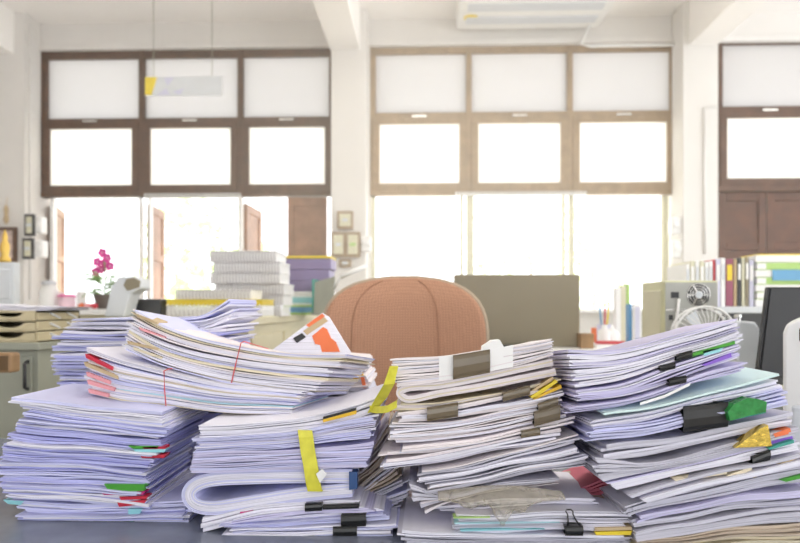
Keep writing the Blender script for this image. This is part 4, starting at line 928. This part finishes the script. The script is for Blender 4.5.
# ledge under window at left with jug, jar, orchid
YG2 = 5.15; ZL = 1.085
ld = thing('window_counter', 'white counter below the left window carrying the orchid pot', 'counter', (X(90, YG2), YG2, 0))
B(X(-20, 5.0), X(300, 5.0), 4.95, YW - .12, ZL - .04, ZL).build('counter_top', M['white'], ld); B(X(-18, 5.0), X(298, 5.0), 5.0, YW - .13, 0, ZL - .04).build('body', M['cream'], ld)
jx = X(49, YG2); mb = MB(); mb.lathe([(.065, ZL), (.07, ZL + .02), (.07, ZL + .13), (.05, ZL + .17), (.045, ZL + .185)], (jx, YG2, 0)); jug = thing('jug', 'white jug standing on the window counter at left', 'jug', (jx, YG2, ZL)); mb.build('body', M['alu'], jug, smooth=True)
mb = MB(); mb.lathe([(.055, ZL + .185), (.055, ZL + .205), (.02, ZL + .215)], (jx, YG2, 0)); mb.build('lid', M['grey_pl'], jug); mb = MB(); mb.tube([(jx + .068, YG2, ZL + .13), (jx + .11, YG2, ZL + .11), (jx + .11, YG2, ZL + .05), (jx + .068, YG2, ZL + .03)], .009, 6); mb.build('handle', M['alu'], jug)
jx = X(67, YG2); jr_ = thing('jar', 'clear pinkish jar with pink lid beside the white jug', 'jar', (jx, YG2, ZL)); mb = MB(); mb.lathe([(.055, ZL), (.06, ZL + .01), (.06, ZL + .09)], (jx, YG2, 0)); mb.build('body', mat('rosy_plastic', (.86, .62, .72), .4), jr_, smooth=True); mb = MB(); mb.lathe([(.062, ZL + .09), (.062, ZL + .105), (.05, ZL + .11)], (jx, YG2, 0)); mb.build('lid', M['pinklid'], jr_)
mb = MB(); mb.box(X(76, YG2), X(80, YG2), YG2, YG2 + .1, ZL, Z(291, YG2)); tag(mb.build('white_carton', M['white'], bevel=.003), 'narrow white carton right of the pink-lidded jar', 'carton')
ox = X(104, YG2); orc = thing('potted_orchid', 'pink orchid with long green leaves in a dark pot', 'plant', (ox, YG2, ZL))
mb = MB(); mb.lathe([(.05, ZL), (.075, ZL + .1), (.078, ZL + .11), (.068, ZL + .11), (.06, ZL + .09)], (ox, YG2, 0)); mb.build('pot', M['terracotta'], orc, smooth=True)
mb = MB(); mb.tube([(ox, YG2, ZL + .08), (ox + .015, YG2, ZL + .25), (ox - .005, YG2, ZL + .40)], .005, 6); mb.build('stem', M['green'], orc)
rng = random.Random(12)
for k in range(34):
    sx = rng.choice((-1, 1)); d = Vector((sx, rng.uniform(-.5, .3), 0)).normalized(); ln = rng.uniform(.10, .22); h0 = .10 + .12 * (k % 5) / 4; up = rng.uniform(.02, .09); pts = []
    for i in range(7):
        u = i / 6; pts.append(Vector((ox, YG2 - .01, ZL + h0)) + d * ln * u + Vector((0, 0, up * math.sin(u * 2.2) - .05 * u * u)))
    mb = MB(); strip(mb, pts, [Vector((0, .5, .85)) * (.012 * (1 - (u / 6) ** 2) + .002) for u in range(7)], .001); mb.build('leaf', M['green'], orc)
for k, (dx, dz) in enumerate(((-.04, .37), (.03, .40), (-.01, .44), (.045, .34), (-.065, .30), (.0, .36), (-.03, .32))):
    c = Vector((ox + dx, YG2 - .02 + .008 * k, ZL + dz - .02)); mb = MB()
    for i in range(5):
        a = i * 2 * PI / 5 + k; e = Vector((math.cos(a), -.2, math.sin(a))); g = Vector((-math.sin(a), 0, math.cos(a)))
        mb.prism([c, c + e * .022 + g * .018, c + e * .042, c + e * .022 - g * .018], (0, .004, 0))
    fl = mb.build('flower', M['pink'], orc); mb = MB(); mb.lathe([(.001, -.008), (.006, -.004), (.006, .006)], tuple(c), 8, axis='y'); h = mb.build('lip', M['white'], fl); h.location -= Vector(orc.location)
for k, (px, mm, nm) in enumerate(((82, 'tab_o', 'orange'), (88, 'tab_k', 'pink'), (94, 'tab_r', 'red'))):
    mb = MB(); mb.lathe([(.001, ZL), (.025, ZL + .006), (.03, ZL + .02), (.022, ZL + .038), (.001, ZL + .045)], (X(px, 5.05), 5.05, 0), 12); tag(mb.build('ornament', M[mm], smooth=True), 'small %s trinket in front of the orchid pot' % nm, 'trinket', 'trinkets by the orchid')
# box, picture and figure at left edge
gb = pxbox(-15, 14, 262, 306, 2.95, .05); gzz = gb[4]
st_ = thing('pedestal', 'pale pedestal standing behind the cream drawer organizer', 'pedestal', (gb[0], 2.95, 0)); B(gb[0] - .02, gb[1] + .01, 2.94, 3.2, 0, gzz).build('body', M['wall'], st_)
g = thing('grey_case', 'pale blue-grey case standing below the framed picture', 'case', (gb[0], 2.95, gzz)); B(*gb).build('body', M['grey_pl'], g, bevel=.008); B(gb[0] + .02, gb[1] - .015, 2.945, 2.955, gb[4] + .03, gb[5] - .03).build('door', M['grey_pl'], g, bevel=.004)
YF2 = YP - .03; o = pxbox(-16, 16, 227, 262, YF2, .025); pf = thing('framed_picture', 'framed picture hanging on the pillar at the left edge', 'picture', (o[0], YF2, o[4])); B(*o).build('frame', M['wood'], pf, bevel=.003); B(o[0] + .03, o[1] - .03, YF2 - .003, YF2 + .01, o[4] + .03, o[5] - .03).build('picture', mat('faded_print', (.52, .40, .36), .5, var=.4, scale=14), pf)
c = at(5, 262, 2.975); mb = MB(); mb.lathe([(.022, 0), (.025, .012), (.014, .03), (.02, .055), (.018, .08), (.01, .095), (.012, .105), (.01, .118), (.003, .14)], (c.x, 2.975, gb[5]), 14); tag(mb.build('figurine', M['gild'], smooth=True), 'small gilded seated figurine on the grey case', 'figurine')
mb = MB(); c = at(6, 213, YP - .03); mb.lathe([(.004, -.09), (.022, -.06), (.014, -.01), (.02, .03), (.004, .07)], tuple(c), 10); mb.tube([c + Vector((0, 0, .06)), c + Vector((0, .02, .13))], .003, 5); tag(mb.build('hanging_ornament', M['tan'], smooth=True), 'small pale ornament hanging on the pillar above the framed picture', 'ornament')
# switches on pillars
def switch(x0, x1, y0, y1, label, n=1, Y=YP, mm='wood2', side=False):
    o = pxbox(x0, x1, y0, y1, Y - .03, .03); r = thing('wall_switch', label, 'switch', ((o[0] + o[1]) / 2, Y, o[4]), 'switch boxes on the pillars')
    B(*o).build('backing_box', M[mm], r, bevel=.003); w_ = (o[1] - o[0]) / n
    for k in range(n):
        a = o[0] + k * w_ + .018; b_ = o[0] + (k + 1) * w_ - .018
        pl = B(a, b_, Y - .036, Y - .028, o[4] + .022, o[5] - .022).build('plate', M['beige'], r, bevel=.002)
        kk = B((a + b_) / 2 - .022, (a + b_) / 2 + .022, Y - .041, Y - .034, (o[4] + o[5]) / 2 - .012, (o[4] + o[5]) / 2 + .012).build('rocker', M['grey_pl'] if k == 0 else M['lime'], pl); kk.location -= Vector(r.location)
switch(337, 353, 211, 229, 'single switch box on the middle pillar, above the double one')
switch(331, 360, 232, 257, 'double switch box on the middle pillar', 2)
switch(339, 351, 259, 267, 'small switch plate under the double switch box', 1)
switch(24, 34, 214, 236, 'upper dark-backed switch box on the left pillar', 1, mm='dark'); switch(22, 33, 238, 259, 'lower dark-backed switch box on the left pillar', 1, mm='dark')
for k, (x0, x1, y0, y1, lb) in enumerate(((34.5, 41, 216, 233, 'white socket housing beside the upper switch of the left pillar'), (33.5, 42, 240, 257, 'white socket housing beside the lower switch of the left pillar'), (672, 682, 217, 234, 'upper white socket housing beside the right pillar'), (673, 684, 240, 258, 'lower white socket housing beside the right pillar'), (361, 371, 236, 252, 'white socket housing on the edge of the middle pillar'))):
    o = pxbox(x0, x1, y0, y1, YP - .02 if x0 < 670 else YP + .02, .1); r = thing('socket_housing', lb, 'socket', ((o[0] + o[1]) / 2, o[2], o[4]), 'socket housings on the pillars'); B(*o).build('housing', M['alu'], r, bevel=.012); B(o[0] + .015, o[1] - .012, o[2] - .012, o[2] + .01, o[4] + .05, o[5] - .05).build('plug', M['alu'], r, bevel=.006)
# hanging sign
YH_ = 5.2; o = pxbox(145, 222, 76.5, 95.5, YH_, .012); hs_ = thing('hanging_sign', 'pale hanging sign with yellow corner before the left window', 'sign', ((o[0] + o[1]) / 2, YH_, o[4]))
B(*o).build('board', M['grey_pl'], hs_)
mb = MB(); mb.prism([at(145, 95, YH_ - .002), at(151.5, 95, YH_ - .002), at(157, 77, YH_ - .002), at(145, 77, YH_ - .002)], (0, .004, 0)); mb.build('printed_corner', M['yelcov'], hs_)
mb = MB(); mb.prism([at(163.5, 77.5, YH_ - .002), at(174, 77.5, YH_ - .002), at(167.5, 86, YH_ - .002)], (0, .004, 0)); mb.prism([at(157, 95, YH_ - .002), at(170, 95, YH_ - .002), at(166, 88, YH_ - .002)], (0, .004, 0)); mb.prism([at(172, 92, YH_ - .002), at(180, 95, YH_ - .002), at(184, 88, YH_ - .002)], (0, .004, 0)); mb.build('printed_triangles', M['lav'], hs_)
for px in (153.5, 212):
    p = at(px, 77, YH_ + .006); mb = MB(); mb.tube([p, (p.x, p.y, CEIL)], .003, 5); mb.build('wire', M['cab'], hs_)
# ceiling air conditioner
ya, yb_ = 5.12, 5.72; zb2 = Z(31, yb_)
xa, xb_ = X(457, yb_), X(598, yb_)
ac = thing('air_conditioner', 'white ceiling air conditioner with grille above the middle window', 'air conditioner', ((xa + xb_) / 2, (ya + yb_) / 2, zb2))
mb = MB(); mb.prism([(xa, ya, CEIL - .005), (xa, ya + .02, zb2 + .03), (xa, ya + .06, zb2), (xa, yb_ - .01, zb2), (xa, yb_, zb2 + .01), (xa, yb_, CEIL - .005)], (xb_ - xa, 0, 0)); mb.build('casing', M['alu'], ac, bevel=.012)
for k in range(2):
    y0 = ya + .10 + k * .24; mb = MB(); mb.box(xa + .06, xb_ - .06, y0, y0 + .13, zb2 - .008, zb2 + .002); mb.build('louver', M['grey_pl'], ac, bevel=.003)
mb = MB(); mb.lathe([(.055, zb2 - .004), (.055, zb2 + .002)], (X(471, 5.45), 5.47, 0), 18); mb.build('sticker', M['yelcov'], ac)
for x in (xa - .012, xb_): B(x, x + .012, ya + .03, yb_ - .02, zb2 + .01, CEIL - .005).build('end_cap', M['alu'], ac, bevel=.004)

# ------------------------------------------------------------------ LIGHT
hz = B(XL + .02, XR - .02, 1.95, YW - .02, .02, CEIL - .02)  # added scattering volume imitating lens glare, densest before the middle window
hm = bpy.data.materials.new('glare_haze_volume'); hm.use_nodes = True; hn = hm.node_tree.nodes; hn.clear()
ho = hn.new('ShaderNodeOutputMaterial'); hv = hn.new('ShaderNodeVolumeScatter'); hv.inputs['Density'].default_value = .03; hv.inputs['Anisotropy'].default_value = .55; hv.inputs['Color'].default_value = (1, .955, .88, 1)
hm.node_tree.links.new(hv.outputs[0], ho.inputs['Volume'])
tc = hn.new('ShaderNodeTexCoord'); vm = hn.new('ShaderNodeVectorMath'); vm.operation = 'DISTANCE'; mr = hn.new('ShaderNodeMapRange'); mr.interpolation_type = 'SMOOTHSTEP'
mr.inputs['From Min'].default_value = .2; mr.inputs['From Max'].default_value = 2.2; mr.inputs['To Min'].default_value = .075; mr.inputs['To Max'].default_value = .012
hl = hm.node_tree.links; hl.new(tc.outputs['Object'], vm.inputs[0]); hl.new(vm.outputs['Value'], mr.inputs['Value']); hl.new(mr.outputs[0], hv.inputs['Density'])
hc = Vector(((XL + XR) / 2, (1.95 + YW - .02) / 2, .02)); vm.inputs[1].default_value = Vector((0, 4.0, 1.75)) - hc
hzo = hz.build('glare_haze', hm); hzo['kind'] = 'stuff'
wd = bpy.data.worlds.new('sky'); sc.world = wd; wd.use_nodes = True
nt = wd.node_tree; bgn = nt.nodes['Background']
bgn.inputs['Color'].default_value = (.96, .98, 1, 1); bgn.inputs['Strength'].default_value = 2.6
def light(name, kind, loc, rot, e, **k):
    l = bpy.data.lights.new(name, kind); l.energy = e
    for a, b in k.items(): setattr(l, a, b)
    o = bpy.data.objects.new(name, l); COL.objects.link(o); o.location = loc; o.rotation_euler = rot; return o
light('sun', 'SUN', (0, 9, 8), (math.radians(-38), math.radians(6), 0), 10.0, angle=.03, color=(1, .93, .8))

for lx in (-2.1, .1, 1.55, 3.6):                      # unseen fill lights, added to brighten pillars, walls and paper tops
    for ly in (2.0, 4.3): light('added_fill_light', 'AREA', (lx, ly, CEIL - .22), (0, 0, 0), {-2.1: 4.5, .1: 11.5, 1.55: 2.6, 3.6: 3.2}[lx], shape='RECTANGLE', size=1.2, size_y=.25, color=(1, .94, .84))
sc.cycles.diffuse_bounces = 8; sc.cycles.volume_bounces = 3; sc.cycles.max_bounces = 14
cam = bpy.data.cameras.new('camera'); co = bpy.data.objects.new('camera', cam); COL.objects.link(co)
co.location = (0, 0, CZ); co.rotation_euler = (PI / 2, 0, TH)
cam.sensor_width = 36; cam.lens = 36 * F / 800; cam.shift_y = (HY - 271.5) / 800; cam.clip_end = 100
cam.dof.use_dof = True; cam.dof.focus_distance = 1.08; cam.dof.aperture_fstop = 5.0
sc.camera = co
sc.view_settings.view_transform = 'Standard'; sc.view_settings.look = 'None'
sc.view_settings.exposure = 0.13; sc.view_settings.gamma = 1
try: sc.view_settings.use_curve_mapping = False
except Exception: pass
